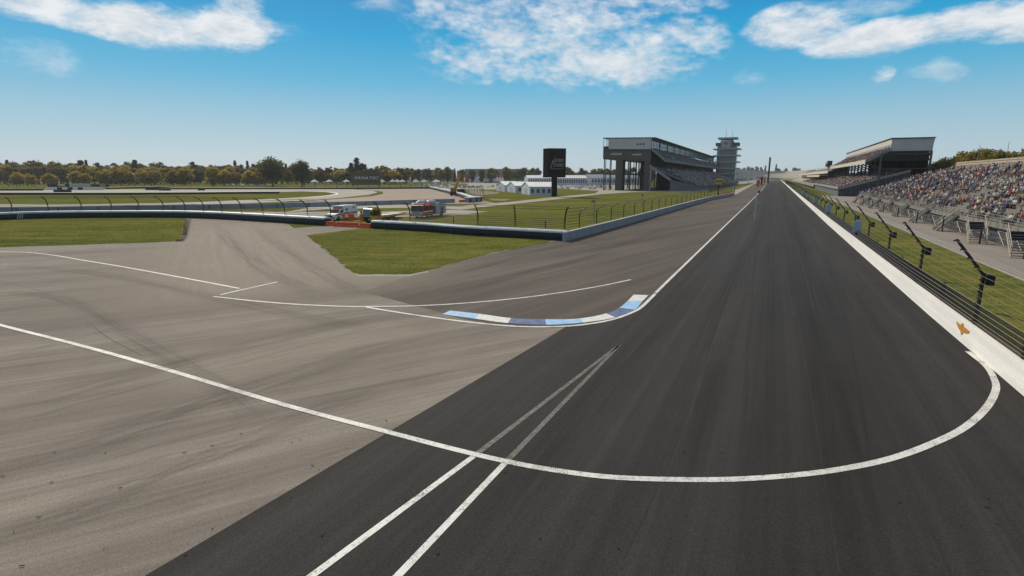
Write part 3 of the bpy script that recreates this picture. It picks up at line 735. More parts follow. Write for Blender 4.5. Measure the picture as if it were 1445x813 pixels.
# fence behind the black barriers
def curved_fence(label, bases, tips_px, h, matp, span_i=None, cables=9, shorts=()):
    o = thing('catch_fence', bases[len(bases) // 2], label, 'fence')
    lines = []
    for b, tx in zip(bases, tips_px):
        dx = XP(tx, b.y, 283) - b.x
        dx = max(-1.6, min(1.6, dx))
        pts = [b + UP * .0, b + UP * h * .62, b + UP * h * .78 + Vector((dx * .18, -.15, 0)), b + UP * h * .92 + Vector((dx * .55, -.5, 0)), b + UP * h + Vector((dx, -.9, 0))]
        mb = MB(); mb.tube(pts, .085, 5)
        for k in range(cables):
            z = .9 + k * (h * .62 - .9) / (cables - 3) if k < cables - 2 else None
            if z: mb.box(b.x - .14, b.x - .05, b.y - .12, b.y - .04, z - .04, z + .04)
        mb.build('fence_post', matp, o)
        lines.append([b + UP * (.9 + k * (h * .62 - .9) / (cables - 3)) - Vector((0, .08, 0)) for k in range(cables - 2)] + [pts[3], pts[4]])
    mb = MB()
    for k in range(cables): mb.tube([l[k] for l in lines], .026, 4)
    mb.build('cable', WIRE, o)
    for s_ in shorts: MB().box(s_.x - .06, s_.x + .06, s_.y - .06, s_.y + .06, 0, 2.0).build('short_post', matp, o)
    return o
def behind(pl, px, d):                       # point behind the barrier line seen at column px
    for a, b in zip(pl, pl[1:]):
        xa, xb = a.x / a.y, b.x / b.y
        xq = XP(px, 1, 305)
        if min(xa, xb) <= xq <= max(xa, xb):
            t_ = (xq - xa) / (xb - xa); p = a + (b - a) * t_; n = (b - a).normalized(); n = Vector((-n.y, n.x, 0))
            if n.y < 0: n = -n
            return p + n * d
    e, f = (pl[0], pl[1]) if abs(pl[0].x / pl[0].y - xq) < abs(pl[-1].x / pl[-1].y - xq) else (pl[-1], pl[-2])
    n = (f - e).normalized(); n = Vector((-n.y, n.x, 0)); n = n if n.y > 0 else -n
    return e + n * d
F1x = [(-70, -74), (-28, -31), (18, 15), (69, 65), (116, 111), (158.5, 152), (197, 190), (231.5, 222), (261.6, 252.5), (288, 278), (313.6, 304.5), (341, 332), (371, 362), (402, 393), (434, 425.7), (466.5, 461)]
b_pl = crom(TB1, 6)
bases = [behind(b_pl, min(x, 457.5), 2.0) for x, _ in F1x]
for b_, (x, _) in zip(bases, F1x): b_.x = XP(x, b_.y, 300)
curved_fence('dark catch fence with curved posts behind the left black tyre barrier', bases, [t for _, t in F1x], 3.75, STEEL_D)
F2x = [(536, 529), (579, 573), (674.5, 670), (727, 724.7), (797, 801)]
b_pl = crom(TB2, 6)
bases = [behind(b_pl, min(max(x, 525), 796), 1.9) for x, _ in F2x]
for b_, (x, _) in zip(bases, F2x): b_.x = XP(x, b_.y, 318)
c0 = bases[-1]
curved_fence('catch fence of straight cables behind the right black tyre barrier', bases, [t for _, t in F2x], 3.75, STEEL_D, shorts=[behind(b_pl, 625, 1.9), behind(b_pl, 760, 1.9)])
# fence behind the inner grey wall
iw = crom(gp((797.5, 341), (850, 326.5), (900, 312.3), (950, 297.5), (1000, 283), (1020, 279), (1036, 275.5)), 8)
iw = [p - Q * .8 for p in iw]
fp = resample(iw, 6.6)[1:30]
o = thing('catch_fence', fp[8], 'catch fence with bent pale tips behind the inner grey wall beside the infield grass', 'fence')
lines = []
for p in fp:
    mb = MB(); mb.tube([p, p + UP * 2.7, p + UP * 3.1 + Q * .25, p + UP * 3.55 + Q * .95], .06, 5)
    po = mb.build('fence_post', STEEL_D, o)
    MB().tube([p + UP * 3.1 + Q * .26, p + UP * 3.6 + Q * 1.0], .09, 5).build('post_tip', STEEL_G, po)
    lines.append([p + UP * z for z in (.9, 1.25, 1.6, 1.95, 2.3, 2.65)] + [p + UP * 3.1 + Q * .25, p + UP * 3.5 + Q * .9])
lines = [[c0 + UP * z for z in (.9, 1.25, 1.6, 1.95, 2.3, 2.65, 3.1, 3.5)]] + lines
mb = MB()
for k in range(8): mb.tube([l[k] for l in lines], .024, 4)
mb.build('cable', WIRE, o)
# far curved fence behind the white topped barrier
bs = [G(x, y) for x, y in ((652, 272.5), (657, 273), (662, 273.6), (666, 274.3), (670, 275), (674, 276), (678, 277.5), (681, 279.5), (683, 282.5))]
curved_fence('small curving fence of bent posts beyond the white topped barrier', bs, [648, 653, 658, 662, 666, 670, 674, 678, 681], 3.6, STEEL_D, cables=7)
fb = [G(x, 266.0) for x in range(430, 622, 15)]
o = thing('post_fence', fb[6], 'row of thin upright fence posts on the grass behind the dark billboard', 'fence')
for p in fb: MB().box(p.x - .12, p.x + .12, p.y - .12, p.y + .12, 0, 3.6).build('fence_post', STEEL_D, o)
mb = MB()
for z in (1.2, 2.2, 3.3): mb.tube([p + UP * z for p in fb], .025, 3)
mb.build('cable', WIRE, o)
# camera poles behind that fence
for (px, pt, yb, lb) in ((838, 284.5, 313, 'grey pole with a small camera box, the nearer of two by the inner fence'), (906.5, 275.5, 292, 'grey pole with a small camera box, the farther of two by the inner fence')):
    g = G(px, yb); z = ZP(px, pt, g.y)
    o = thing('camera_pole', g, lb, 'pole')
    MB().tube([g, g + UP * z], .06, 6).build('pole', STEEL_G, o)
    MB().box(g.x - .55, g.x + .1, g.y - .2, g.y + .2, z - .15, z + .3).build('camera_box', STEEL_G, o)
# ------------------------------------------------------------------ grandstands
SEAT = M('grey_seating', (.15, .137, .12), .85, .2, .9, .2)
SEATD = M('dark_seating', (.17, .165, .17), .8, .2, .6, .2)
BENCH = M('aluminium_bench', (.19, .172, .15), .6, .15, 1.2, .3)
STEELS = M('dark_structure', (.035, .034, .034), .7, .2, .5)
CREAM = M('cream_fascia', (.52, .47, .39), .7, .08, .4)
GREYF = M('grey_cladding', (.46, .43, .43), .7, .07, .25)
GREYD = M('charcoal_cladding', (.092, .080, .068), .75, .12, .5)
BEAMG = M('concrete_beam', (.24, .235, .225), .8, .12, .6)
RAIL = M('rail_steel', (.25, .235, .21), .5, .15, 2, .4, .2)
NAVYS = M('blue_grey_panel', (.11, .12, .14), .7, .3, 1.2)  # dark blue grey of the covered stand's front wall

def stepped(P, s0, s1, w0, z0, w1, z1, n, thick=.35, mi=0, mb=None):
    """raked deck of n steps as one prism section swept along the track"""
    sec = []
    for i in range(n):
        a = w0 + (w1 - w0) * i / n; b = w0 + (w1 - w0) * (i + 1) / n; z = z0 + (z1 - z0) * i / max(1, n - 1)
        sec += [(a, z), (b, z)]
    sec += [(w1, z1 - thick), (w0, z0 - thick)]
    mb = mb or MB(); k = len(sec)
    poly = [P(s0, w_, z) for w_, z in sec]
    mb.prism(poly, P(s1, 0, 0) - P(s0, 0, 0), mi)
    return mb

# ---- near bleachers on the right
NR = 26; BW0, BW1, BZ0, BZ1 = 1.2, 22.5, 2.1, 9.6
S0, S1 = -146, 0
def deck_pt(i): return BW0 + (BW1 - BW0) * (i + .5) / NR, BZ0 + (BZ1 - BZ0) * i / (NR - 1)
bl = thing('bleachers', PR(-60, 0, 0), 'long grey open bleachers full of spectators beside the paved walk', 'bleachers')
stepped(PR, S0, S1, BW0, BZ0, BW1, BZ1, NR, .4).build('seating_deck', SEAT, bl)
aisles = [-138, -124, -112, -97, -82, -67, -52, -37, -22, -8]
for i in range(NR):
    w_, z = deck_pt(i); mb = MB()
    cuts = [S0 + .5] + [v for a in aisles for v in (a - .7, a + .7)] + [S1 - .5]
    for a, b in zip(cuts[0::2], cuts[1::2]):
        if b > a: mb.fbox(PR, a, b, w_ - .02, w_ + .26, z + .02, z + .43)
    mb.build('bench', BENCH, bl)
for a in aisles:
    mb = MB()
    for i in range(NR):
        w_, z = deck_pt(i); mb.fbox(PR, a - .6, a + .6, w_ - .41, w_ - .05, z, z + .16)
    mb.build('aisle_steps', M('aisle_concrete', (.19, .172, .15), .85, .15, 1.5), bl)
# underside and the fence of panels in front
mb = MB()
for s in range(-146, 1, 4):
    for w_, z in ((4, 2.9), (11, 5.3), (19, 8)): mb.fbox(PR, s - .12, s + .12, w_ - .12, w_ + .12, 0, z - .2)
mb.build('support_posts', STEELS, bl)
mb = MB(); mb.fbox(PR, S0, S1, BW0 - .12, BW0 - .02, 1.55, 2.25); mb.fbox(PR, S0, S1, 0.9, BW0 - .12, 1.72, 1.8); mb.build('front_beam', M('beam_grey', (.20, .185, .165), .7, .15, .8), bl)
mb = MB(); mb.fbox(PR, S0, S1, 1.5, 1.55, .0, 1.9); mb.build('painted_shade_sheet', M('painted_shade_mesh', (.055, .06, .075), .8, .5, 2.5), bl)  # added sheet, coloured as the blue shade and mesh behind the fence panels
mb = MB()
for z in (2.45, 2.75, 3.05): mb.tube([PR(S0, BW0 - .2, z), PR(S1, BW0 - .2, z)], .028, 5)
for k in range(73): mb.tube([PR(S0 + 2 * k, BW0 - .2, 1.8), PR(S0 + 2 * k, BW0 - .2, 3.08)], .03, 5)
mb.build('front_rail', RAIL, bl)
# stairs from the walk up to the first row
STRG = M('tan_stringer', (.36, .32, .26), .65, .12, 1.5)
for k, a in enumerate(aisles[::-1]):
    near = a < -105; n = 9
    if near: SF = lambda x, y, z: PR(a + .2 - y, -.75 + x * .8, z)     # steps come down towards the near end
    else: SF = lambda x, y, z: PR(a + x, .75 - y, z)                    # steps come down onto the walk
    mb = MB()
    def sbx(x0, x1, y0, y1, z0, z1, m_=None): (m_ or mb).box8([SF(x0, y0, z0), SF(x0, y1, z0), SF(x1, y1, z0), SF(x1, y0, z0), SF(x0, y0, z1), SF(x0, y1, z1), SF(x1, y1, z1), SF(x1, y0, z1)])
    for i in range(n):
        z = 1.95 * (n - i) / n; sbx(-.9, .9, i * .19, i * .19 + .24, z - .06, z)
    st = mb.build('stair', M('stair_tread', (.15, .145, .14), .7, .2, 2), bl)
    for e in (-.97, .97):
        MB().bar(SF(e, -.1, 2.1), SF(e, 1.85, .08), .09, .24).build('stringer', STRG, st)
        mb = MB(); mb.tube([SF(e, -.1, 2.0), SF(e, -.1, 3.0), SF(e, 1.8, 1.0), SF(e, 1.8, 0)], .04, 5)
        mb.tube([SF(e, -.1, 2.5), SF(e, 1.8, .55)], .03, 5); mb.tube([SF(e, .85, 1.0), SF(e, .85, 2.0)], .03, 5)
        mb.build('handrail', RAIL, st)
    mb = MB(); sbx(-.95, .95, -.14, -.08, 1.45, 2.25); mb.build('gate_panel', M('dark_gate', (.022, .024, .028), .6), st)
    MB().fbox(PR, a - 1.9, a - 1.78, -.75, -.6, 0, 1.75).build('gate_post', STEELS, st)
# fence panels between the stairs
for k in range(len(aisles) - 1):
    a, b = aisles[k] + 1.0, aisles[k + 1] - 1.9
    mb = MB()
    mb.tube([PR(a, .7, .05), PR(a, .7, 1.5)], .04, 5); mb.tube([PR(b, .7, .05), PR(b, .7, 1.5)], .04, 5)
    for z in (.12, .8, 1.5): mb.tube([PR(a, .7, z), PR(b, .7, z)], .03, 5)
    nn_ = int((b - a) / 2.2)
    for i in range(1, nn_): mb.tube([PR(a + (b - a) * i / nn_, .7, .05), PR(a + (b - a) * i / nn_, .7, 1.5)], .035, 5)
    for i in range(nn_):
        x0 = a + (b - a) * i / nn_; x1 = a + (b - a) * (i + 1) / nn_
        if (i + k) % 2 == 0: mb.tube([PR(x0, .7, .15), PR(x1, .7, 1.45)], .025, 4)
    for i in range(int((b - a) / .16)):
        mb.bar(PR(a + .16 * i, .72, .12), PR(a + .16 * i, .72, 1.5), .012, .012)
    mb.build('fence_panel', RAIL, bl)
# top parapet and far end edge
mb = MB(); mb.fbox(PR, S0, -.6, BW1, BW1 + .3, BZ1 - .4, BZ1 + .35)
mb.fbox(PR, S0, -.6, BW1 - .05, BW1 + .35, BZ1 + .5, BZ1 + .95); mb.fbox(PR, S0, -.6, BW1 - .02, BW1 + .32, BZ1 + 1.05, BZ1 + 1.4)
for k in range(98): mb.fbox(PR, S0 + 1.48 * k, S0 + 1.48 * k + .14, BW1 + .02, BW1 + .3, BZ1 + .3, BZ1 + 1.45)
mb.build('top_parapet', M('parapet_tan', (.36, .30, .22), .8, .15, .8), bl)
mb = MB(); mb.bar(PR(.1, BW0, BZ0 + .5), PR(.1, BW1, BZ1 + .5), .12, .5)
mb.bar(PR(.1, BW0, BZ0 + 1.2), PR(.1, BW1, BZ1 + 1.2), .06, .06)
for k in range(14): mb.fbox(PR, .05, .15, BW0 + k * 1.6, BW0 + k * 1.6 + .06, BZ0 + k * .56, BZ0 + k * .56 + 1.25)
mb.build('end_rail', STEELS, bl)

# ---- covered stand behind it (right), near end at s = 0
PP = frame(G(1181, 277))


LEN = 146
pst = thing('grandstand', PP(60, 10, 0), 'tall two deck grandstand with a grey glazed suite on top, right of the straight', 'grandstand')
stepped(PP, 0, LEN, .2, 2.9, 22, 9.3, 24, .5).build('lower_deck', M('pale_seating', (.33, .30, .26), .85, .15, .6), pst)
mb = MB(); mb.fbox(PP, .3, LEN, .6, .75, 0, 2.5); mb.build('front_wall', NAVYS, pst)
mb = MB(); mb.fbox(PP, 0, LEN, -.05, .15, 2.55, 3.6)
mb.build('front_parapet', BEAMG, pst)
mb = MB()
for z in (3.9, 4.3): mb.tube([PP(0, 0, z), PP(LEN, 0, z)], .05, 4)
for k in range(74): mb.fbox(PP, 2 * k, 2 * k + .08, -.05, .05, 3.4, 4.35)
mb.build('front_rail', STEEL_G, pst)
mb = MB(); mb.prism([PP(.25, .3, 0), PP(.25, 22, 0), PP(.25, 22, 8.6), PP(.25, .3, 2.4)], T * .1, 0)
mb.build('end_wall', M('end_louvre', (.055, .06, .075), .75, .3, .8), pst)
mb = MB()
for k in range(8): mb.fbox(PP, .08, .2, 1.5 + 2.7 * k, 1.62 + 2.7 * k, 0, 2.6 + k * .8)
mb.fbox(PP, .1, .2, .3, 22, 1.2, 1.4); mb.build('end_frame', M('end_frame_grey', (.12, .12, .13), .7), pst)
mb = MB(); mb.bar(PP(-.1, .2, 3.1), PP(-.1, 22, 9.5), .3, .55); mb.build('end_coping', BEAMG, pst)
for s, wlist in [(s_, (12.5, 27.3)) for s_ in [0, 12, 24, 36, 48, 60, 72, 84, 96, 108, 120, 132, 144]]:
    for w_ in wlist: MB().fbox(PP, s - .3, s + .3, w_ - .3, w_ + .3, 0, 15.9).build('column', M('column_steel', (.085, .085, .09), .6, .1, .5), pst)
mb = stepped(PP, 0, LEN, 8.0, 12.6, 15.2, 16.6, 12, .5); mb.build('upper_deck', SEATD, pst)
mb = MB(); mb.fbox(PP, .1, LEN, 7.7, 8.0, 11.9, 13.4); mb.build('deck_fascia', CREAM, pst)
mb = MB(); mb.bar(PP(-.15, 7.8, 12.9), PP(-.15, 15.3, 16.9), .3, .7); mb.build('deck_end_beam', M('beam_mid', (.20, .20, .205), .7), pst)
mb = MB()
for s in range(0, 147, 12):
    mb.bar(PP(s, 8, 11.9), PP(s, 14.5, 15.2), .4, .7); mb.bar(PP(s, 12.5, 10.0), PP(s, 8.4, 11.9), .3, .4)
    mb.fbox(PP, s - .25, s + .25, 12, 27.5, 14.9, 15.7); mb.bar(PP(s, 12.6, 13), PP(s, 18, 15.2), .25, .3); mb.bar(PP(s, 27.2, 13), PP(s, 22, 15.2), .25, .3)
for w_ in (12.5, 17.5, 22.4, 27.3): mb.fbox(PP, 0, LEN, w_ - .2, w_ + .2, 14.6, 14.9)
for k in range(9): mb.bar(PP(0, 12.6 + 1.6 * k, 13.2), PP(0, 13.4 + 1.6 * k, 14.7), .12, .12); mb.bar(PP(0, 13.4 + 1.6 * k, 14.7), PP(0, 14.2 + 1.6 * k, 13.2), .12, .12)
mb.fbox(PP, -.1, .1, 12.6, 27.2, 13.0, 13.2); mb.fbox(PP, -.12, .12, 12.6, 27.2, 9.9, 10.3)
mb.build('truss', STEELS, pst)
mb = MB(); mb.fbox(PP, 2, LEN, 27.0, 27.2, 8.6, 15.6); mb.fbox(PP, .45, .6, 12.9, 26.9, 12.9, 14.9); mb.build('dark_screen', M('screen_mesh', (.030, .030, .030), .8, .4, .6), pst)
mb = MB(); mb.fbox(PP, 0, LEN, 14.6, 27.6, 15.95, 16.25); mb.build('suite_floor', STEELS, pst)
mb = MB(); mb.prism([PP(.3, 15.4, 16.3), PP(.3, 27.4, 16.3), PP(.3, 27.8, 20.6), PP(.3, 15.4, 20.6)], T * .3); mb.build('suite_end_wall', GREYF, pst)
mb = MB(); mb.fbox(PP, .65, LEN, 15.2, 15.35, 18.7, 20.5); mb.build('suite_fascia', CREAM, pst)
gl = MB().fbox(PP, .65, LEN, 15.25, 15.35, 16.5, 18.7).build('suite_window', GLASSB, pst)
for k in range(49): MB().fbox(PP, .6 + 3 * k, .75 + 3 * k, 15.18, 15.25, 16.4, 18.7).build('mullion', STEEL_G, gl)
mb = MB(); mb.fbox(PP, .65, LEN, 27.4, 27.6, 16.3, 20.5); mb.build('suite_rear_wall', GREYF, pst)
mb = MB(); mb.prism([PP(-.1, 14.9, 20.65), PP(-.1, 28, 20.65), PP(-.1, 28, 20.9), PP(-.1, 14.9, 20.95)], T * (LEN + .2)); mb.build('roof', M('roof_dark', (.05, .045, .045), .7), pst)
# rear concourse behind the lower deck
mb = MB(); mb.fbox(PP, 1, LEN, 21.6, 21.9, 0, 9.2); mb.build('rear_wall', GREYD, pst)

# ---- second, lower stand farther down the straight
ps2 = thing('grandstand', PP(300, 8, 0), 'long lower grandstand with cream fascias beyond the tall suite stand', 'grandstand')
stepped(PP, 148, 700, .2, 2.6, 20, 8.5, 18, .5).build('lower_deck', M('pale_seating2', (.34, .315, .27), .85, .15, .3), ps2)
mb = MB(); mb.fbox(PP, 148, 700, -.05, .15, 1.2, 3.4); mb.build('front_parapet', BEAMG, ps2)
stepped(PP, 148, 620, 7.0, 10.6, 17, 14.6, 10, .5).build('upper_deck', SEATD, ps2)
mb = MB(); mb.fbox(PP, 148, 620, 6.6, 7.0, 9.4, 11.2); mb.build('deck_fascia', CREAM, ps2)
mb = MB(); mb.fbox(PP, 168, 330, 3.5, 3.9, 7.2, 8.6); mb.fbox(PP, 168, 330, 3.9, 9, 8.1, 8.4); mb.build('lower_canopy', CREAM, ps2)
mb = MB(); mb.fbox(PP, 148, 620, 17, 17.3, 9, 15.4); mb.build('rear_screen', GREYD, ps2)
mb = MB(); mb.fbox(PP, 200, 330, 10, 10.3, 12.6, 14); mb.build('glass_screen', M('pale_screen', (.4, .43, .45), .4), ps2)
for s in range(150, 620, 24): MB().fbox(PP, s - .3, s + .3, 9.7, 10.3, 0, 11).build('column', STEELS, ps2)
for k, s in enumerate((214, 226)):
    b = PP(s, 12, 0); o = thing('roof_cabin', b + UP * 14.4, ['small dark cabin on the far stand roof, right one of two', 'small dark cabin on the far stand roof, left one of two'][k], 'cabin', 'cabins on the stand roof')
    MB().fbox(PP, s - 2.6, s + 2.6, 10.5, 13.5, 15.2 + k * -.6, 18.4 - k).build('cabin_body', STEELS, o)
    MB().fbox(PP, s - 2.2, s + 2.2, 10.3, 10.5, 16.2 - k * .6, 17.6 - k).build('cabin_window', GLASSB, o)
    mb = MB()
    for e in (-2, 2): mb.fbox(PP, s + e - .15, s + e + .15, 11.5, 11.8, 13.5, 15.2)
    mb.build('cabin_leg', STEELS, o)
# ---- stands round the far turn
def curve_stand(label, fr, bk, z0, z1, zt, mats):
    o = thing('grandstand', fr[len(fr) // 2], label, 'grandstand')
    a, b = crom(fr, 6), crom(bk, 6)
    mb = MB()
    for i in range(len(a) - 1): mb.quad(a[i] + UP * z0, a[i + 1] + UP * z0, b[i + 1] + UP * z1, b[i] + UP * z1); mb.quad(a[i], a[i + 1], a[i + 1] + UP * z0, a[i] + UP * z0)
    mb.build('seating_deck', mats[0], o)
    mb = MB(); mb.wall(b, [(0, z1), (0, zt), (2, zt), (2, z1 - 3)], 0); mb.build('top_beam', mats[1], o)
    mb = MB(); mb.wall([p for p in a], [(-2, 0), (-2, 3.0), (0, 3.0), (0, 0)], 0); mb.build('front_wall', M('far_white_wall', (.55, .53, .49), .8), o)
    return o
def gd(px, Y): return Vector((XP(px, Y), Y, 0))
curve_stand('pale far grandstand curving across the end of the straight', [gd(1032, 900), gd(1050, 1150), gd(1075, 1450), gd(1104, 1500), gd(1128, 1250), gd(1140, 1000)], [gd(1024, 940), gd(1042, 1220), gd(1072, 1560), gd(1110, 1600), gd(1140, 1330), gd(1160, 1060)], 5, 19, 24,
            (M('far_seating', (.26, .235, .20), .9, .12, .05), M('far_beam', (.36, .34, .30), .85, .1, .05)))

# ---- tower terrace stand on the left
PL = frame(G(849.4, 268.6))
LL = 318
ls = thing('grandstand', PL(120, 20, 0), 'large dark grey grandstand with white lettering on its end wall, left of the straight', 'grandstand')
mb = MB(); mb.prism([PL(0, 0, 16.9), PL(0, 25.7, 15.0), PL(0, 25.7, 21.3), PL(0, 0, 21.9)], T * .5); ew = mb.build('end_wall', GREYD, ls)
mb = MB(); mb.prism([PL(-.1, 3.0, 21.95), PL(-.1, 25.7, 21.35), PL(-.1, 25.7, 26.9), PL(-.1, 3.0, 27.5)], T * .6)
sw = mb.build('suite_end_wall', GREYF, ls)
for k in range(3): MB().fbox(PL, -.16, -.1, 18.0 + 1.6 * k, 19.0 + 1.6 * k, 23.6, 24.5).build('window', GLASSD, sw)
mb = MB(); mb.prism([PL(-.3, -.3, 27.55), PL(-.3, 27.8, 26.95), PL(-.3, 27.8, 27.35), PL(-.3, -.3, 27.95)], T * (LL + .6)); mb.build('roof', M('roof_grey', (.11, .11, .115), .7), ls)
mb = MB(); mb.fbox(PL, 0, LL, 0, .3, 21.9, 23.3); mb.fbox(PL, 0, .3, 0, 3, 21.9, 23.4); mb.build('balcony_parapet', STEELS, ls)
mb = MB()
for w_ in (.1, 1.5, 2.9): mb.fbox(PL, 0, .2, w_ - .1, w_ + .1, 21.9, 27.5)
for s in range(0, 320, 8): mb.fbox(PL, s, s + .2, 0, .2, 21.9, 27.5)
mb.build('balcony_post', STEEL_G, ls)
mb = MB(); mb.fbox(PL, .6, LL, 3.0, 3.2, 21.9, 27.3); mb.build('suite_rear_wall', GREYF, ls)
mb = MB(); mb.fbox(PL, 0, LL, 0, 25.8, 21.0, 21.3); mb.fbox(PL, .5, LL, .2, 25.4, 16.6, 16.9); mb.build('floor_slab', STEELS, ls)
fw = MB().fbox(PL, .5, LL, 25.75, 25.9, 22.0, 25.6).build('front_window', GLASSB, ls)
mb = MB()
for k in range(80): mb.fbox(PL, 4 * k, 4 * k + .22, 25.9, 26.05, 21.8, 25.7)
for k in range(14): mb.fbox(PL, 24 * k + 20, 24 * k + 22, 25.9, 26.1, 21.8, 25.7)
mb.fbox(PL, .5, LL, 25.9, 26.02, 23.7, 23.85)
mb.build('mullion', STEELS, fw)
mb = MB(); mb.fbox(PL, .5, LL, 25.75, 26.1, 25.6, 26.9); mb.build('front_fascia', STEELS, ls)
stepped(PL, .3, LL, 32.8, 15.8, 26.1, 21.2, 14, .7).build('upper_deck', SEATD, ls)
mb = MB(); mb.fbox(PL, .2, LL, 32.8, 33.1, 14.9, 16.5); mb.build('deck_fascia', M('fascia_mid', (.17, .165, .16), .75, .1, .4), ls)
mb = MB(); mb.bar(PL(.1, 33, 15.7), PL(.1, 26, 21.6), .3, .9); mb.build('deck_end_beam', BEAMG, ls)
# lower deck
stepped(PL, .8, LL, 52, 1.3, 26.2, 12.4, 24, .6).build('lower_deck', M('lower_seating', (.16, .155, .16), .85, .2, .5), ls)
mb = MB(); mb.bar(PL(.3, 25.4, 12.9), PL(.3, 36.5, 5.6), .7, 1.3); mb.build('side_beam', BEAMG, ls)
mb = MB(); mb.prism([PL(0, 36.2, 0), PL(0, 53, 0), PL(0, 53, 1.5), PL(0, 36.2, 5.9)], T * .7); mb.build('side_wall', M('side_wall_grey', (.135, .135, .135), .8, .1, .4), ls)
for s in (0, 60, 120, 180, 240, 300):
    MB().fbox(PL, s, s + 6, 7.2, 10.9, 0, 16.5).build('pier', GREYD, ls)
    MB().fbox(PL, s + .2, s + 6, 22.6, 25.5, 0, 15.2).build('pier', GREYD, ls)
MB().fbox(PL, .0, .9, 25.6, 26.4, 0, 13).build('pier', BEAMG, ls)
ncol = 0
for s in range(2, 316, 14):
    for w_ in (.3, 14.5, 34):
        if ncol < 70: MB().fbox(PL, s - .22, s + .22, w_ - .22, w_ + .22, 0, 16.6 if w_ < 20 else 5.2).build('column', STEELS, ls); ncol += 1
for w_ in (2.2, 4.6): MB().fbox(PL, -2, -1.6, w_ - .15, w_ + .15, 0, 16.5).build('column', STEELS, ls)
mb = MB()
for k in range(7): mb.fbox(PL, 3 + k * .3, 3.3 + k * .3, 11.4 + 1.5 * k, 11.65 + 1.5 * k, 0, 15.6)
for k in range(8): mb.fbox(PL, 1.5, 1.75, 27 + 1.15 * k, 27.22 + 1.15 * k, 0, 10.8 - k * .75)
mb.build('strut', STEELS, ls)
mb = MB(); mb.fbox(PL, 8, LL, 27.5, 28, 0, 10); mb.build('under_wall', STEELS, ls)
mb = MB(); mb.fbox(PL, 3, LL, 25.95, 26.15, 11.8, 20.6); mb.build('rear_screen', M('rear_screen_dark', (.045, .044, .043), .8, .25, .4), ls)
mb = MB(); mb.fbox(PL, 4, 300, .2, 26, 8.4, 8.7); mb.build('concourse', STEELS, ls)
mw = face_matrix(PL(-.03, 7.2, 19.3), Q, -T)
lettering('lettering', 'unlimited', 1.9, M('sign_white', (.75, .75, .75), .6), ew, mw, .03, width=5.9)
mw = face_matrix(PL(-.03, 18.3, 18.9), Q, -T)
lettering('lettering', 'verizon', 1.9, M('sign_white', (.75, .75, .75), .6), ew, mw, .03, width=4.7)

# ---- tower with stacked terraces
pgY = 560
def pz(y): return ZP(1023, y, pgY)
pc = Vector((XP(1023.5, pgY, 250), pgY, 0))
PG = frame(pc)
pg = thing('control_tower', pc, 'tall pale tower of stacked terraces with masts on its flat roof, by the straight', 'tower')
def gbox(w0, w1, d0, d1, z0, z1, n, m_, par=None):
    return MB().fbox(PG, d0, d1, w0, w1, z0, z1).build(n, m_, par or pg)
TCON = M('tower_concrete', (.20, .185, .165), .8, .1, .3); TSL = M('tower_slab', (.38, .38, .36), .7, .1, .3)
gbox(-6.2, 5.2, -8.2, 8, 0, pz(199), 'core', TCON)
gl_ = gbox(-9, 9, -6, 9, 0, pz(206), 'glass_body', M('tower_glass', (.23, .30, .29), .3, .3, .35, .4))
for y in (211.5, 220.7, 229.8, 238.5, 246): gbox(-12.6, 12.6, -9.5, 11, pz(y), pz(y) + .9, 'terrace', TSL)
mb = MB()
for y in (209.5, 218.5, 227.5, 236.5):
    mb.fbox(PG, -9.4, -9.2, -12.4, 12.4, pz(y) - .5, pz(y) - .35)
    for k in range(12): mb.fbox(PG, -9.4, -9.25, -12.2 + 2.2 * k, -12.05 + 2.2 * k, pz(y) - 2.1, pz(y) - .4)
mb.build('terrace_rail', STEEL_G, pg)
for a, b in ((-10.6, -5.2), (5.6, 10.8)): gbox(a, b, -8.3, 9.5, pz(206), pz(202), 'top_storey', GREYD)
gbox(-5.3, 3.2, -8.6, -8.2, pz(209), pz(198.5), 'logo_panel', M('logo_grey', (.36, .36, .38), .7))
mb = MB(); c = PG(-8.62, -1, pz(203)); mb.prism([c + Q * 2.6 * math.cos(t_) + UP * 1.5 * math.sin(t_) for t_ in [k * math.pi / 8 for k in range(16)]], -T * .1); mb.build('oval_emblem', M('logo_red', (.34, .13, .11), .6), pg)
gbox(-2.5, 4.5, -5, 5, pz(199), pz(196.6), 'roof_neck', TCON)
gbox(-8.8, 9, -9, 9, pz(196.8), pz(194.6), 'roof_slab', M('roof_slab', (.30, .30, .28), .7))
for px, y0 in ((1020.5, 181), (1028.5, 184.5)):
    b = PG(0, (px - 1023.5) * .75, 0); MB().tube([b + UP * pz(194.8), b + UP * pz(y0)], [.22, .08], 5).build('mast', STEEL_G, pg)

# ---- scoring pylon on the inside of the straight
pyY = 640
pb = Vector((XP(1083.8, pyY, 256), pyY, 0))
PY = frame(pb)
o = thing('scoring_pylon', pb, 'slender dark scoring pylon standing at the far end of the inside line', 'pylon')
zt = ZP(1087, 223, pyY)
MB().fbox(PY, -1.1, 1.1, -.95, .95, 0, zt).build('pylon_shaft', M('pylon_dark', (.035, .037, .045), .4, .2, .4), o)
mb = MB()
for k in range(20): mb.fbox(PY, -1.14, -1.1, -.8, .8, 2 + k * (zt - 3) / 20, 2.7 + k * (zt - 3) / 20)
mb.build('score_row', M('score_panel', (.02, .022, .028), .2), o)
MB().fbox(PY, -1.2, 1.2, -1.05, 1.05, zt, zt + .7).build('pylon_cap', BLACK, o)
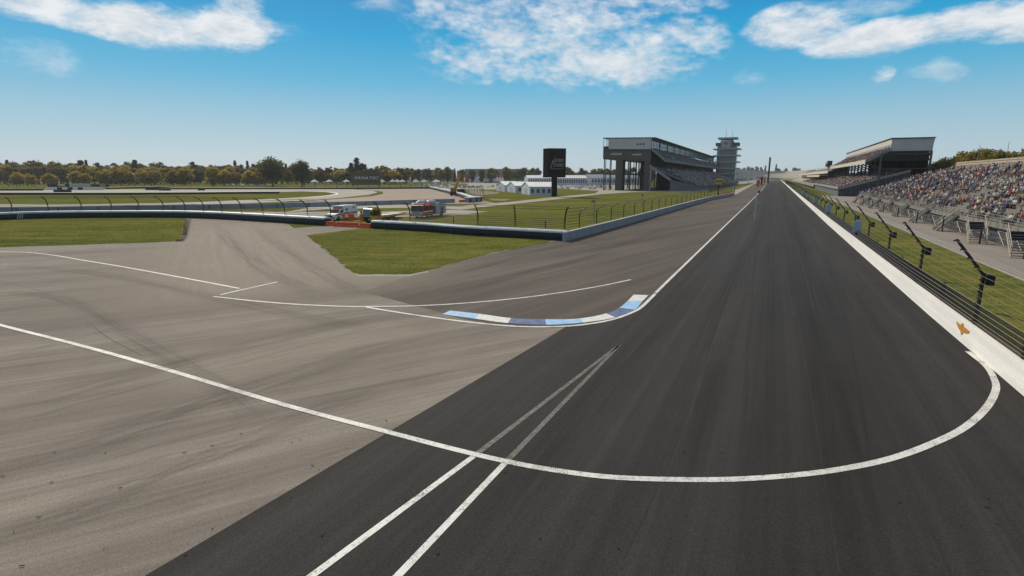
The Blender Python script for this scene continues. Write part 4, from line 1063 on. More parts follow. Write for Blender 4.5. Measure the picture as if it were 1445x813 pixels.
# ------------------------------------------------------------------ vehicles
def wheel(name, x, y, r, wd, parent, rim=STEEL_G):
    mb = MB(); mb.tube([(x, y - wd / 2, r), (x, y - wd * .42, r), (x, y + wd * .42, r), (x, y + wd / 2, r)], [r * .9, r, r, r * .9], 16)
    o = mb.build(name, RUBBER, parent, local=True, smooth=False)
    s_ = 1 if y > 0 else -1
    MB().tube([(x, y + s_ * wd * .40, r), (x, y + s_ * wd * .53, r)], [r * .6, r * .5], 12).build('rim', rim, o, local=True)
    return o
def side_prism(prof, y0, y1, mi=0, mb=None):
    mb = mb or MB(); return mb.prism([(x, y0, z) for x, z in prof], (0, y1 - y0, 0), mi)
def veh(name, fw, rw, track_w, label, cat, group=None):
    """root at the middle between the front wheels; fw/rw = where the near side wheels touch the ground"""
    f, r = G(*fw), G(*rw); d = (f - r); d.z = 0; d.normalize()
    n = Vector((-d.y, d.x, 0)); loc = f - n * track_w / 2          # near side is the left side
    return thing(name, loc, label, cat, group, rz=math.atan2(d.y, d.x))
W_VAN = M('white_van_paint', (.66, .67, .68), .3, .05, .8, .5); DRED = M('dark_red_stripe', (.26, .02, .025), .4, .1, 1)
# ambulance
am = veh('ambulance', (477.8, 311.3), (500.8, 308.4), 1.9, 'white ambulance with a dark red stripe behind the orange barriers', 'ambulance')
wb = min(4.2, (G(477.8, 311.3) - G(500.8, 308.4)).length)
side_prism([(1.05, .45), (1.0, 1.0), (.85, 1.2), (-.1, 1.35), (-.85, 2.1), (-1.5, 2.15), (-1.5, .45)], -.98, .98).build('cab', W_VAN, am, local=True)
side_prism([(-1.52, .5), (-1.52, 2.35), (-1.2, 2.72), (-wb - 1.25, 2.72), (-wb - 1.35, 2.55), (-wb - 1.35, .5)], -1.08, 1.08).build('box_body', W_VAN, am, local=True)
MB().add([(-.13, -.86, 1.4), (-.13, .86, 1.4), (-.80, .80, 2.06), (-.80, -.80, 2.06)], [[0, 1, 2, 3]]).build('windscreen', GLASSD, am, local=True)
for sd in (1, -1):
    MB().prism([(-.3, sd * .985, 1.4), (-.85, sd * .985, 1.98), (-1.4, sd * .985, 2.0), (-1.4, sd * .985, 1.4)], (0, sd * .01, 0)).build('side_window', GLASSD, am, local=True)
    MB().box(-wb - 1.3, -1.6, min(sd * 1.085, sd * 1.1), max(sd * 1.085, sd * 1.1), 1.15, 1.42).build('side_stripe', DRED, am, local=True)
    MB().box(-1.5, .9, min(sd * .985, sd * 1.0), max(sd * .985, sd * 1.0), 1.02, 1.2).build('side_stripe', DRED, am, local=True)
    MB().box(-3.3, -2.0, min(sd * .85, sd * 1.0), max(sd * .85, sd * 1.0), 2.725, 2.76).build('roof_stripe', DRED, am, local=True)
    MB().box(-4.6, -4.2, min(sd * 1.085, sd * 1.1), max(sd * 1.085, sd * 1.1), 2.15, 2.45).build('marker_light', DRED, am, local=True)
    MB().box(-2.6, -2.1, min(sd * 1.085, sd * 1.1), max(sd * 1.085, sd * 1.1), 1.75, 2.2).build('box_window', GLASSD, am, local=True)
    wheel('wheel', 0, sd * .9, .42, .28, am); wheel('wheel', -wb, sd * .9, .42, .28, am)
    MB().box(1.0, 1.06, sd * .78 - .16, sd * .78 + .16, .8, 1.0).build('headlight', M('lamp_glass', (.6, .6, .58), .15), am, local=True)
MB().box(1.03, 1.12, -.5, .5, .7, 1.02).build('grille', BLACK, am, local=True)
MB().box(1.0, 1.2, -.98, .98, .42, .66).build('bumper', M('bumper_grey', (.2, .2, .2), .5), am, local=True)
MB().box(-1.5, -1.25, -.75, .75, 2.16, 2.36).build('light_bar', RED_P, am, local=True)
MB().box(-wb - 1.38, -wb - 1.345, -.95, .95, .6, 2.5).build('rear_door', DRED, am, local=True)
# recovery truck: cab at the front, flat bed behind
YEL = M('yellow_truck_paint', (.56, .33, .02), .4, .1, 1, .4)
f = G(518.5, 316.5); hd = Vector((-.64, -.77, 0)).normalized(); nn = Vector((-hd.y, hd.x, 0))
tr = thing('recovery_truck', f - hd * .9, 'yellow recovery truck with a pale flat bed behind the orange barriers', 'truck', rz=math.atan2(hd.y, hd.x))
side_prism([(1.0, .55), (1.05, 1.3), (.8, 2.55), (.6, 2.68), (-1.0, 2.68), (-1.0, .55)], -1.1, 1.1).build('cab', YEL, tr, local=True)
MB().add([(1.065, -.95, 1.38), (1.065, .95, 1.38), (.835, .92, 2.45), (.835, -.92, 2.45)], [[0, 1, 2, 3]]).build('windscreen', M('windscreen_grey', (.10, .12, .13), .15, .1, 1, .6), tr, local=True)
MB().box(1.03, 1.12, -1.0, 1.0, .5, 1.25).build('bumper', BLACK, tr, local=True)
for sd in (1, -1):
    MB().prism([(.72, sd * 1.105, 1.45), (.55, sd * 1.105, 2.4), (-.45, sd * 1.105, 2.4), (-.45, sd * 1.105, 1.45)], (0, sd * .01, 0)).build('side_window', GLASSD, tr, local=True)
    MB().box(.95, 1.1, sd * 1.3 - .12, sd * 1.3 + .12, 1.6, 2.2).build('mirror', BLACK, tr, local=True)
    wheel('wheel', 0, sd * .98, .46, .3, tr); wheel('wheel', -3.7, sd * .98, .46, .3, tr)
    MB().box(1.04, 1.14, sd * .8 - .15, sd * .8 + .15, .75, .95).build('headlight', M('lamp_glass', (.6, .6, .58), .15), tr, local=True)
MB().box(-.5, .1, -.9, .9, 2.68, 2.84).build('light_bar', M('beacon_dark', (.2, .09, .02), .4), tr, local=True)
MB().box(-5.6, -1.0, -.45, .45, .6, .85).build('chassis', BLACK, tr, local=True)
side_prism([(-1.15, 1.25), (-1.15, 1.42), (-5.6, 1.7), (-5.8, 1.65), (-5.8, 1.5)], -1.2, 1.2).build('flat_bed', M('bed_pale', (.50, .48, .44), .6, .15, .8), tr, local=True)
for sd in (1, -1): MB().bar((-1.15, sd * 1.23, 1.2), (-5.2, sd * 1.23, 1.48), .05, .22).build('bed_rail', YEL, tr, local=True)
MB().bar((-2.4, 0, .8), (-5.0, 0, 1.45), 1.6, .18).build('lift_arm', BLACK, tr, local=True)
# fire engine
RFE = M('fire_red', (.36, .028, .03), .35, .15, 1, .5)
fe = veh('fire_engine', (603.5, 307.6), (629.3, 303.6), 2.1, 'red and white fire engine with silver rear panels on the service lane', 'fire engine')
wb = min(5.8, (G(601.7, 307.6) - G(629.3, 303.6)).length)
side_prism([(1.9, .5), (1.95, 1.5), (1.85, 2.75), (1.6, 2.9), (-1.9, 2.9), (-1.9, .5)], -1.22, 1.22).build('cab', RFE, fe, local=True)
MB().add([(1.965, -1.1, 1.65), (1.965, 1.1, 1.65), (1.875, 1.1, 2.65), (1.875, -1.1, 2.65)], [[0, 1, 2, 3]]).build('windscreen', GLASSD, fe, local=True)
MB().box(1.94, 2.3, -1.22, 1.22, .45, .95).build('bumper', M('chrome_grey', (.4, .4, .42), .25, .1, 1, .5, .6), fe, local=True)
MB().box(1.955, 2.0, -.85, .85, 1.0, 1.5).build('grille', M('chrome_grey', (.4, .4, .42), .25, .1, 1, .5, .6), fe, local=True)
side_prism([(-1.95, .55), (-1.95, 2.75), (-wb - 1.9, 2.75), (-wb - 1.9, .55)], -1.2, 1.2).build('pump_body', M('silver_panel', (.33, .35, .38), .35, .15, .8, .5, .4), fe, local=True)
for sd in (1, -1):
    def sb(x0, x1, z0, z1, n, m_, t_=.015): return MB().box(x0, x1, min(sd * 1.225, sd * (1.225 + t_)), max(sd * 1.225, sd * (1.225 + t_)), z0, z1).build(n, m_, fe, local=True)
    sb(-.1, 1.4, 1.75, 2.5, 'side_window', GLASSD); sb(-1.7, -.4, 1.75, 2.5, 'side_window', GLASSD)
    sb(-1.9, 1.9, 1.3, 1.5, 'white_stripe', WHITE_P); sb(-3.0, -2.0, .6, 2.7, 'pump_panel', M('pump_dark', (.06, .07, .07), .5, .4, 4)); sb(-wb + .7, -3.1, .8, 2.5, 'roller_shutter', M('shutter_silver', (.36, .38, .42), .4, .1, 2))
    sb(-wb - 1.8, -wb - .7, .8, 2.5, 'roller_shutter', M('shutter_silver', (.36, .38, .42), .4, .1, 2)); sb(-wb - .5, -wb + .5, 1.15, 1.9, 'red_panel', RFE)
    wheel('wheel', 0, sd * 1.06, .52, .32, fe); wheel('wheel', -wb, sd * 1.06, .52, .32, fe)
    MB().box(1.96, 2.02, sd * .98 - .18, sd * .98 + .18, 1.05, 1.35).build('headlight', M('lamp_glass', (.6, .6, .58), .15), fe, local=True)
    MB().bar((-2.2, sd * .95, 2.85), (-wb - 1.8, sd * .95, 2.85), .08, .16).build('ladder', M('ladder_dark', (.12, .11, .1), .5), fe, local=True)
MB().box(.6, 1.3, -1.05, 1.05, 2.9, 3.1).build('light_bar', RED_P, fe, local=True)
MB().box(-2.9, -2.1, -.6, .6, 2.76, 3.15).build('water_monitor', RFE, fe, local=True)

am.scale = (1, 1, .87); tr.scale = (1, 1, .90); fe.scale = (1, .95, .82)
# cars
def car_mesh(paint, name='car', full=True):
    root = bpy.data.objects.new(name, None); COL.objects.link(root)
    side_prism([(2.1, .35), (2.15, .75), (1.1, .92), (.45, 1.42), (-.9, 1.45), (-1.75, 1.0), (-2.15, .95), (-2.2, .4)], -.86, .86).build('car_body', paint, root, local=True)
    mb = MB()
    for sd in (1, -1): mb.prism([(.95, sd * .866, .95), (.45, sd * .8, 1.36), (-.85, sd * .8, 1.38), (-1.5, sd * .866, 1.02)], (0, sd * .012, 0))
    mb.add([(1.02, -.72, .97), (1.02, .72, .97), (.49, .66, 1.38), (.49, -.66, 1.38)], [[0, 1, 2, 3]])
    mb.add([(-1.72, -.72, 1.04), (-1.72, .72, 1.04), (-.96, .66, 1.42), (-.96, -.66, 1.42)], [[0, 1, 2, 3]])
    mb.build('car_windows', GLASSD, root, local=True)
    for x in (1.35, -1.35):
        for y in (.78, -.78):
            if full: wheel('wheel', x, y, .33, .2, root)
            else: MB().tube([(x, y - .12, .33), (x, y + .12, .33)], .33, 8).build('wheel', RUBBER, root, local=True)
    return root
c1 = car_mesh(W_VAN, 'parked_car'); g = G(594, 291.8); c1.location = g; c1.rotation_euler = (0, 0, R(200))
tag(c1, 'white car with its roof showing left behind the fire engine', 'car', 'white cars behind the fire engine')
c2 = dup(c1, G(607, 291.4), R(205), 'white car with its roof showing right behind the fire engine')
for c in (c1, c2): c.scale = (1.0, 1.0, 1.1)

# orange water barriers
def water_barrier(a, b, label):
    a, b = G(*a), G(*b); d = (b - a); L = d.length; d.normalize()
    o = thing('water_barrier', (a + b) / 2, label, 'barrier', 'orange water filled barriers in the gap', math.atan2(d.y, d.x))
    side = [(-.28, 0), (-.28, .12), (-.2, .25), (-.14, .62), (-.1, .68), (.1, .68), (.14, .62), (.2, .25), (.28, .12), (.28, 0)]
    MB().prism([(-L / 2 + .03, y, z) for y, z in side], (L - .06, 0, 0)).build('barrier_shell', RED_P, o, local=True)
    mb = MB()
    for k in (-1, 0, 1): mb.box(k * L * .3 - .06, k * L * .3 + .06, -.205, -.165, .3, .6)
    mb.build('moulded_rib', M('red_rib', (.5, .045, .015), .5), o, local=True)
water_barrier((458, 318.2), (473.4, 319.2), 'orange water barrier standing against the end of the left black barrier')
water_barrier((475.7, 319.6), (490.6, 320.2), 'orange water barrier in front of the ambulance, left half of the joined pair')
water_barrier((490.8, 320.3), (506, 321), 'orange water barrier, right half of the joined pair near the marshals')
water_barrier((508.4, 321.3), (524, 322.2), 'orange water barrier below the yellow truck touching the right black barrier')
water_barrier((648, 285.6), (661, 285.2), 'small red barrier block by itself on the brown run off')

# ------------------------------------------------------------------ people
SKIN = M('skin', (.34, .22, .16), .7, .1, 6); HAIR = M('dark_hair', (.05, .035, .025), .8, .2, 6)
def skin_body(name, verts, edges, rad, levels=1):
    me = bpy.data.meshes.new(name); me.from_pydata(verts, edges, [])
    ob = bpy.data.objects.new(name, me); COL.objects.link(ob)
    sm = ob.modifiers.new('s', 'SKIN'); 
    for v, r_ in zip(me.skin_vertices[0].data, rad): v.radius = (r_, r_) if not isinstance(r_, tuple) else r_
    me.skin_vertices[0].data[0].use_root = True
    sm.use_smooth_shade = True
    if levels:
        sb = ob.modifiers.new('b', 'SUBSURF'); sb.levels = levels; sb.render_levels = levels
    dg = bpy.context.evaluated_depsgraph_get()
    out = bpy.data.meshes.new_from_object(ob.evaluated_get(dg))
    COL.objects.unlink(ob); bpy.data.objects.remove(ob); out.name = name
    return out
def seated(lean, arm, wide):
    v = [(0, 0, .52), (0, -.02 - lean * .3, .72), (0, -.04 - lean * .6, .95), (0, -.05 - lean * .8, 1.08), (0, -.07 - lean, 1.20), (0, -.06 - lean, 1.31)]
    r_ = [(.17, .12), (.15, .11), (.17, .10), .055, .095, .07]
    e = [(0, 1), (1, 2), (2, 3), (3, 4), (4, 5)]
    for sd in (1, -1):
        i = len(v)
        v += [(sd * .19, -.03 - lean * .6, .98), (sd * (.25 + wide), -.10 - lean, .74), (sd * (.12 + arm * .1), -.34 - lean * .4, .62 + arm * .4)]
        r_ += [.065, .05, .042]; e += [(2, i), (i, i + 1), (i + 1, i + 2)]
        v += [(sd * .11, -.12, .50), (sd * (.14 + wide), -.48, .50), (sd * .13, -.46, .12), (sd * .14, -.60, .05)]
        r_ += [.085, .07, .055, .045]; e += [(0, i + 3), (i + 3, i + 4), (i + 4, i + 5), (i + 5, i + 6)]
    return v, e, r_
def standing(wide=0.0, turn=0.0):
    v = [(0, 0, .98), (0, 0, 1.18), (0, -.01, 1.40), (0, -.01, 1.53), (0, -.03, 1.65), (0, -.02, 1.76)]
    r_ = [(.17, .12), (.15, .11), (.18, .11), .06, .10, .075]; e = [(0, 1), (1, 2), (2, 3), (3, 4), (4, 5)]
    for sd in (1, -1):
        i = len(v)
        v += [(sd * .20, 0, 1.44), (sd * .27, .02, 1.15), (sd * (.24 - wide), -.12 - wide, .92), (sd * .24, -.15, .82)]
        r_ += [.07, .052, .042, .04]; e += [(2, i), (i, i + 1), (i + 1, i + 2), (i + 2, i + 3)]
        v += [(sd * .11, 0, .88), (sd * .12, -.02 * sd, .48), (sd * .12, .03, .10), (sd * .13, -.12, .05)]
        r_ += [.095, .07, .055, .05]; e += [(0, i + 4), (i + 4, i + 5), (i + 5, i + 6), (i + 6, i + 7)]
    return v, e, r_
def dress(me, shirt, trousers, hat, seat=True):
    """one continuous body; cloth, skin and hair by where the face sits"""
    me = me.copy(); me.materials.clear()
    for m_ in (shirt, trousers, SKIN, hat): me.materials.append(m_)
    top, hip, hz = (1.10, .60, 1.235) if seat else (1.555, .98, 1.69)
    for p in me.polygons:
        c = p.center
        if c.z > hz or (c.z > top and c.y > .01 + (0 if not seat else -.06)): p.material_index = 3
        elif c.z > top - .02: p.material_index = 2
        elif seat and abs(c.x) < .3 and c.z > .60 and c.y < -.27: p.material_index = 2
        elif not seat and c.z < .87 and abs(c.x) > .2: p.material_index = 2
        elif c.z > hip and (not seat or c.y > -.3): p.material_index = 0
        elif c.z < (.09 if seat else .1): p.material_index = 3
        else: p.material_index = 1
    return me
base_seat = [skin_body('person', *seated(.02, 0, 0)[:1], seated(.02, 0, 0)[1], seated(.02, 0, 0)[2]), skin_body('person', seated(.16, .25, .03)[0], seated(.16, .25, .03)[1], seated(.16, .25, .03)[2]),
             skin_body('person', seated(-.06, .55, .05)[0], seated(-.06, .55, .05)[1], seated(-.06, .55, .05)[2])]
st_v = standing(); base_stand = skin_body('person', *st_v)
low_seat = skin_body('crowd', *seated(.03, .1, 0), levels=0)
SH = {'white': (.52, .52, .50), 'pale grey': (.36, .36, .36), 'red': (.30, .05, .04), 'navy': (.035, .045, .11), 'blue': (.055, .085, .19), 'black': (.03, .03, .032), 'orange': (.42, .14, .05),
      'pale blue': (.30, .38, .50), 'purple': (.15, .10, .22), 'brown': (.20, .12, .07), 'pink': (.50, .27, .26), 'lime': (.42, .48, .10)}
SHM = {k: M('shirt_' + k.replace(' ', '_'), c, .85, .1, 8) for k, c in SH.items()}
TRM = [M('trousers_%d' % i, c, .85, .15, 6) for i, c in enumerate(((.05, .065, .13), (.03, .03, .035), (.22, .18, .13), (.09, .09, .095)))]
HTM = [HAIR, M('brown_hair', (.12, .07, .035), .8, .2, 6), M('white_cap', (.6, .6, .58), .8), M('red_cap', (.38, .05, .04), .8), M('fair_hair', (.32, .22, .10), .8)]
WGT = [('white', 17), ('pale grey', 15), ('red', 9), ('navy', 24), ('blue', 11), ('black', 18), ('orange', 2.5), ('pale blue', 8), ('purple', 5), ('brown', 6), ('pink', 5), ('lime', .6)]
random.seed(21)
variants = {}
for nme, _ in WGT:
    variants[nme] = [dress(base_seat[k % 3], SHM[nme], random.choice(TRM), random.choice(HTM)) for k in range(4)]
def pick(): 
    t_ = random.uniform(0, sum(q for _, q in WGT))
    for n_, q in WGT:
        t_ -= q
        if t_ <= 0: return n_
    return 'white'
FACE = math.atan2(-Q.y, -Q.x) + math.pi / 2            # body looks along its -Y: turn it to look at the track (-Q)
def clump(s, w_): return math.sin(s * .31 + 1.3) * math.sin(w_ * .55 + s * .07) + .6 * math.sin(s * .83 + w_ * 1.1)
seats = []
random.seed(33)
for i in range(NR):
    w_, z = deck_pt(i); s = S0 + 1.0
    while s < S1 - .8:
        if min(abs(s - a) for a in aisles) > .9:
            dens_ = .20 + .26 * clump(s, w_) + (.12 if s > -60 else 0) - (.14 if i < 1 else 0) - (.22 if i > 19 else 0) - (.5 if i > 22 else 0)
            if random.random() < dens_: seats.append((s + random.uniform(-.1, .1), w_ + .13, z, i))
        s += .56
def cam_d(q): p = PR(q[0], q[1], q[2]); return p.length
def inview(q):
    p = PR(q[0], q[1], q[2]); return p.x / p.y < .97
seats = [q for q in seats if inview(q)]
seats.sort(key=cam_d)
NIND = 280
rowname = ['first', 'second', 'third', 'fourth', 'fifth', 'sixth', 'seventh', 'eighth', 'ninth', 'tenth', 'eleventh', 'twelfth']
sect = lambda s: sum(1 for a in aisles if a < s and a > -1e9)
for (s, w_, z, i) in seats[:NIND]:
    cn = pick(); me = random.choice(variants[cn])
    o = bpy.data.objects.new('person', me); COL.objects.link(o)
    sc_ = random.uniform(.94, 1.06)
    o.location = PR(s, w_, z + .425 - .41 * sc_ - .0); o.rotation_euler = (0, 0, FACE + random.uniform(-.35, .35)); o.scale = (sc_, sc_, sc_)
    rn = rowname[i] + ' row' if i < 12 else 'upper rows'
    near = ' by the edge' if s < -112 else (' by nearer stairs' if s < -90 else '')
    tag(o, 'spectator in a %s top in the %s of the bleachers%s' % (cn, rn, near), 'person', 'spectators seated on the near grey bleachers')

# the rest of the crowd: one mass
class Crowd:
    def __init__(s): s.v = []; s.f = []; s.m = []
    def put(s, loc, rz, sc_, mi, tri, hat):
        c, n = math.cos(rz), math.sin(rz); k = len(s.v)
        for q in CV: s.v.append((loc.x + sc_ * (q[0] * c - q[1] * n), loc.y + sc_ * (q[0] * n + q[1] * c), loc.z + sc_ * q[2]))
        for f_, kind in zip(CF, CK):
            s.f.append([a + k for a in f_]); s.m.append(mi if kind == 0 else (tri if kind == 1 else (NSH + 4 if kind == 2 else hat)))
tmpme = dress(low_seat, SHM['white'], TRM[0], HAIR)
CV = [tuple(v.co) for v in tmpme.vertices]; CF = [list(p.vertices) for p in tmpme.polygons]; CK = [p.material_index for p in tmpme.polygons]
NSH = len(WGT); NAMES = [n_ for n_, _ in WGT]
cw = Crowd()
def put(loc, bias=None, rz=FACE, sc_=1.0):
    cn = pick() if bias is None or random.random() > bias[0] else random.choice(bias[1])
    cw.put(loc, rz + random.uniform(-.3, .3), sc_ * random.uniform(.94, 1.06), NAMES.index(cn), NSH + random.randrange(4), NSH + 5 + random.randrange(5))
for (s, w_, z, i) in seats[NIND:]: put(PR(s, w_, z + .01))
random.seed(44)
for i in range(24):                                    # lower deck of the covered stand
    w_, z = .2 + 21.8 * (i + .6) / 24, 2.9 + 6.4 * i / 23
    s = 1.0
    while s < 144:
        if random.random() < (.40 if i < 14 else .22) + .2 * clump(s * .6, w_): put(PP(s, w_, z), (.3, ['white', 'pink', 'red', 'white']))
        s += .62 if s < 70 else .95
for i in range(12):                                    # its upper deck
    w_, z = 8 + 7.2 * (i + .6) / 12, 12.6 + 4.0 * i / 11
    s = .5
    while s < 146:
        if random.random() < .5: put(PP(s, w_, z), (.5, ['brown', 'brown', 'black', 'pink']))
        s += .75 if s < 60 else 1.2
for i in range(18):
    w_, z = .2 + 19.8 * (i + .6) / 18, 2.6 + 5.9 * i / 17
    s = 152
    while s < 330:
        if random.random() < .4: put(PP(s, w_, z), (.5, ['pink', 'white', 'brown']), sc_=1.1)
        s += 1.9
FACL = math.atan2(Q.y, Q.x) + math.pi / 2
for i in range(24):                                    # lower deck of the left stand
    w_, z = 52 - 25.8 * (i + .5) / 24, 1.3 + 11.1 * i / 23
    s = 2.0
    while s < 312:
        d0 = .50 if i < 19 else .2
        if i > 13: d0 -= .3 * max(0, 1 - s / 40)
        if random.random() < d0 + .15 * clump(s * .5, w_): put(PL(s, w_, z), (.88, ['white', 'blue', 'navy', 'pale blue', 'blue', 'white']), FACL, 1.22)
        s += 1.0 if s < 120 else 1.7
for i in range(14):
    w_, z = 32.8 - 6.7 * (i + .5) / 14, 15.8 + 5.4 * i / 13
    s = 1
    while s < 316:
        if random.random() < .2: put(PL(s, w_, z), (.8, ['pale grey', 'navy', 'purple', 'pale blue']), FACL)
        s += 1.4
me = bpy.data.meshes.new('crowd'); me.from_pydata(cw.v, [], cw.f)
for m_ in [SHM[n_] for n_ in NAMES] + TRM + [SKIN] + HTM: me.materials.append(m_)
me.polygons.foreach_set('material_index', cw.m)
o = bpy.data.objects.new('crowd', me); COL.objects.link(o); o['kind'] = 'stuff'
tag(o, 'dense crowd of seated spectators filling the far rows and the covered grandstands', 'crowd')

# marshals by the gap
OVER = M('orange_overalls', (.62, .10, .03), .85, .15, 5)
mar = dress(base_stand, OVER, OVER, HTM[2], seat=False)
for px, py, rz, lb in ((485.4, 315.0, 2.6, 'marshal in orange overalls standing by the ambulance front wheel'), (494.3, 315.4, .6, 'marshal in orange overalls, left of the two side by side at the ambulance'),
                       (497.6, 315.6, -.3, 'marshal in orange overalls, right of the two side by side at the ambulance'), (510, 316.9, .2, 'marshal in orange overalls alone just left of the yellow truck')):
    o = bpy.data.objects.new('person', mar); COL.objects.link(o); o.location = G(px, py); o.rotation_euler = (0, 0, rz); tag(o, lb, 'person')
# spectators on the far grass
random.seed(8)
stv = [dress(base_stand, SHM[c], TRM[k % 4], HTM[k % 5], seat=False) for k, c in enumerate(('white', 'navy', 'pale grey', 'black', 'red'))]
CN = ['white', 'navy', 'pale grey', 'black', 'red']
for k, px in enumerate((5, 12, 18, 24, 28, 32, 39, 46, 50, 161, 176, 190, 203, 214)):
    o = bpy.data.objects.new('person', stv[k % 5]); COL.objects.link(o); o.location = G(px, 264 + random.uniform(-.4, .3)); o.rotation_euler = (0, 0, random.uniform(0, 6)); o.scale = (1.35, 1.35, 1.2)
    tag(o, 'distant spectator in a %s top standing on the grass before the wood' % CN[k % 5], 'person', 'spectators standing on the far grass')
# ------------------------------------------------------------------ billboard
g0, g1 = G(496, 263.4), G(537.5, 263.4); Yb = g0.y
bb = thing('billboard', (g0 + g1) / 2, 'dark brown billboard with white slanted lettering behind the hairpin barrier', 'billboard')
zb, zt = ZP(516, 261.2, Yb), ZP(516, 242.3, Yb)
DBR = M('billboard_brown', (.125, .088, .060), .8, .1, .1, 0)
MB().box(g0.x, g1.x, Yb - .3, Yb + .3, zb, zt).build('board', DBR, bb)
mw = face_matrix(Vector(((g0.x + g1.x) / 2 + .3, Yb - .33, (zb + zt) / 2 + .2)), (1, 0, 0), (0, -1, 0))
lettering('lettering', 'FANATEC', 3.0, M('sign_white', (.75, .75, .75), .6), bb, mw, .03, shear=.3, width=(g1.x - g0.x) * .84)
for x in (g0.x + 1.2, g1.x - 1.2): MB().box(x - .3, x + .3, Yb - .1, Yb + .5, 0, zb).build('leg', STEEL_D, bb)
# ------------------------------------------------------------------ dark pylon sign
b = G(783.3, 277.6); Y = b.y
ps = thing('pylon_sign', b, 'tall black pylon sign with a grey emblem panel on the infield grass', 'sign')
def X_(px): return XP(px, Y, 250)
z0, z1 = ZP(783, 250.6, Y), ZP(783, 209.5, Y)
DK = M('sign_black', (.017, .014, .012), .7, .2, .6, .1); DK2 = M('sign_face', (.019, .013, .010), .6, .15, .5, .1)
MB().box(X_(778.6), X_(786), Y - 1.3, Y + 1.3, 0, z0).build('stem', DK, ps)
mb = MB(); mb.prism([(X_(766.5), Y + 1.8, z0), (X_(773.5), Y - 1.6, z0), (X_(798), Y - .3, z0), (X_(797), Y + 2.6, z0)], (0, 0, z1 - z0)); hb = mb.build('sign_box', DK, ps)
fx = Vector((X_(798) - X_(773.5), 1.3, 0)).normalized(); fz = Vector((fx.y, -fx.x, 0)); fo = Vector((X_(773.5), Y - 1.6, 0))
def FP(u, z, d=.05): return fo + fx * u + fz * d + UP * z
W_ = (Vector((X_(798), Y - .3, 0)) - fo).length
MB().prism([FP(.25, z0 + .3, .003), FP(W_ - .25, z0 + .3, .003), FP(W_ - .25, z1 - .3, .003), FP(.25, z1 - .3, .003)], fz * .05).build('sign_face', DK2, hb)
EMB = M('emblem_grey', (.17, .17, .175), .5, .2, 1)
um, hz_ = W_ / 24.5, (z1 - z0) / 41.0
def E_(px, py): return FP((px - 773.5) * um, z1 - (py - 209.5) * hz_, .06)
for sh in ([(776.2, 240), (776, 236), (779, 226.5), (781.6, 224.5), (783, 218.5), (783, 222), (781.2, 228), (778.6, 233)], [(780, 236), (781, 232), (783.6, 224.5), (784, 226), (782, 235.5)]):
    MB().prism([E_(*q) for q in sh], fz * .05).build('slanted_emblem', EMB, hb)
random.seed(3)
for r0, r1 in ((224, 228.6), (230.5, 235.3)):
    x = 784.3
    for k in range(6):
        w_ = 1.75
        if x + w_ > 795.3: break
        mb = MB(); mb.prism([E_(x, r1), E_(x + w_ * .72, r1), E_(x + w_ * .84, r0), E_(x + .12 * w_, r0)], fz * .04); mb.build('emblem_bar', EMB, hb); x += w_ + .05
MB().prism([E_(778, 238.6), E_(795, 238.6), E_(795, 237.8), E_(778, 237.8)], fz * .04).build('emblem_bar', EMB, hb)

# ------------------------------------------------------------------ tents
TENTW = M('white_tent_roof', (.70, .70, .69), .6, .06, .5, .3); TENTS = M('white_tent_side', (.56, .57, .60), .7, .06, .5, .3); TENTD = M('tent_opening', (.10, .11, .12), .7, .2, 1)
def tent(a, b, c, eave, ridge, label, nwin, group, name='tent', win=TENTD, wz=(.25, .75)):
    """a-b gable foot line, b-c long side foot line"""
    a, b, c = Vector(a), Vector(b), Vector(c); o = thing(name, b, label, 'tent', group)
    d = c - a; d = c - b; m = (a + b) / 2; m2 = m + d; a2 = a + d
    side = (a - b).normalized(); dn = d.normalized()
    mb = MB(); mb.prism([a, b, b + UP * eave, m + UP * ridge, a + UP * eave], d); mb.build('tent_wall', TENTS, o)
    mb = MB(); ov = .25; e0 = -dn * ov; L = d + dn * 2 * ov
    sl = (ridge - eave) / ((a - b).length / 2)
    for p in (a, b):
        s_ = 1 if p is a else -1
        q = p + side * s_ * .3 + UP * (eave - sl * .3 + .05); t_ = m + UP * (ridge + .05)
        mb.prism([q + e0, t_ + e0, t_ + e0 + UP * .12, q + e0 + UP * .12], L)
    mb.build('tent_roof', TENTW, o)
    L_ = d.length
    for k in range(nwin):
        u = L_ * (k + .5) / nwin; w_ = L_ / nwin * .27
        p = b + dn * u - side * .02
        mb = MB(); mb.prism([p - dn * w_ + UP * eave * wz[0], p + dn * w_ + UP * eave * wz[0], p + dn * w_ + UP * eave * wz[1], p - dn * w_ + UP * eave * wz[1]], -side * .05); mb.build('tent_window', win, o)
    p = m - dn * .03; hw = (a - b).length * .18
    mb = MB(); mb.prism([p + side * hw, p - side * hw, p - side * hw + UP * eave * .8, p + side * hw + UP * eave * .8], -dn * .05); mb.build('tent_flap', M('tent_flap_grey', (.42, .44, .48), .7), o)
    return o
GT = 'white gabled tents on the infield'
def side_pt(b, px2, dy=0): return b + Vector((XP(px2, b.y, 270) - b.x, dy, 0))
b3 = G(747.5, 275.2); tent(G(736, 273.6), b3, side_pt(b3, 786, -2.0), 3.2, 5.0, 'white gabled tent with dark windows, nearest of the three beside the black pylon sign', 5, GT)
b2_ = G(727, 272.2); tent(G(716, 271), b2_, side_pt(b2_, 745, -1.5), 3.1, 4.9, 'white gabled tent in the middle of the three beside the pylon sign', 1, GT)
b1_ = G(712, 270.6); tent(G(700.5, 269.6), b1_, side_pt(b1_, 733, -1.5), 3.1, 4.9, 'white gabled tent at the far left of the three by the pylon sign', 1, GT)
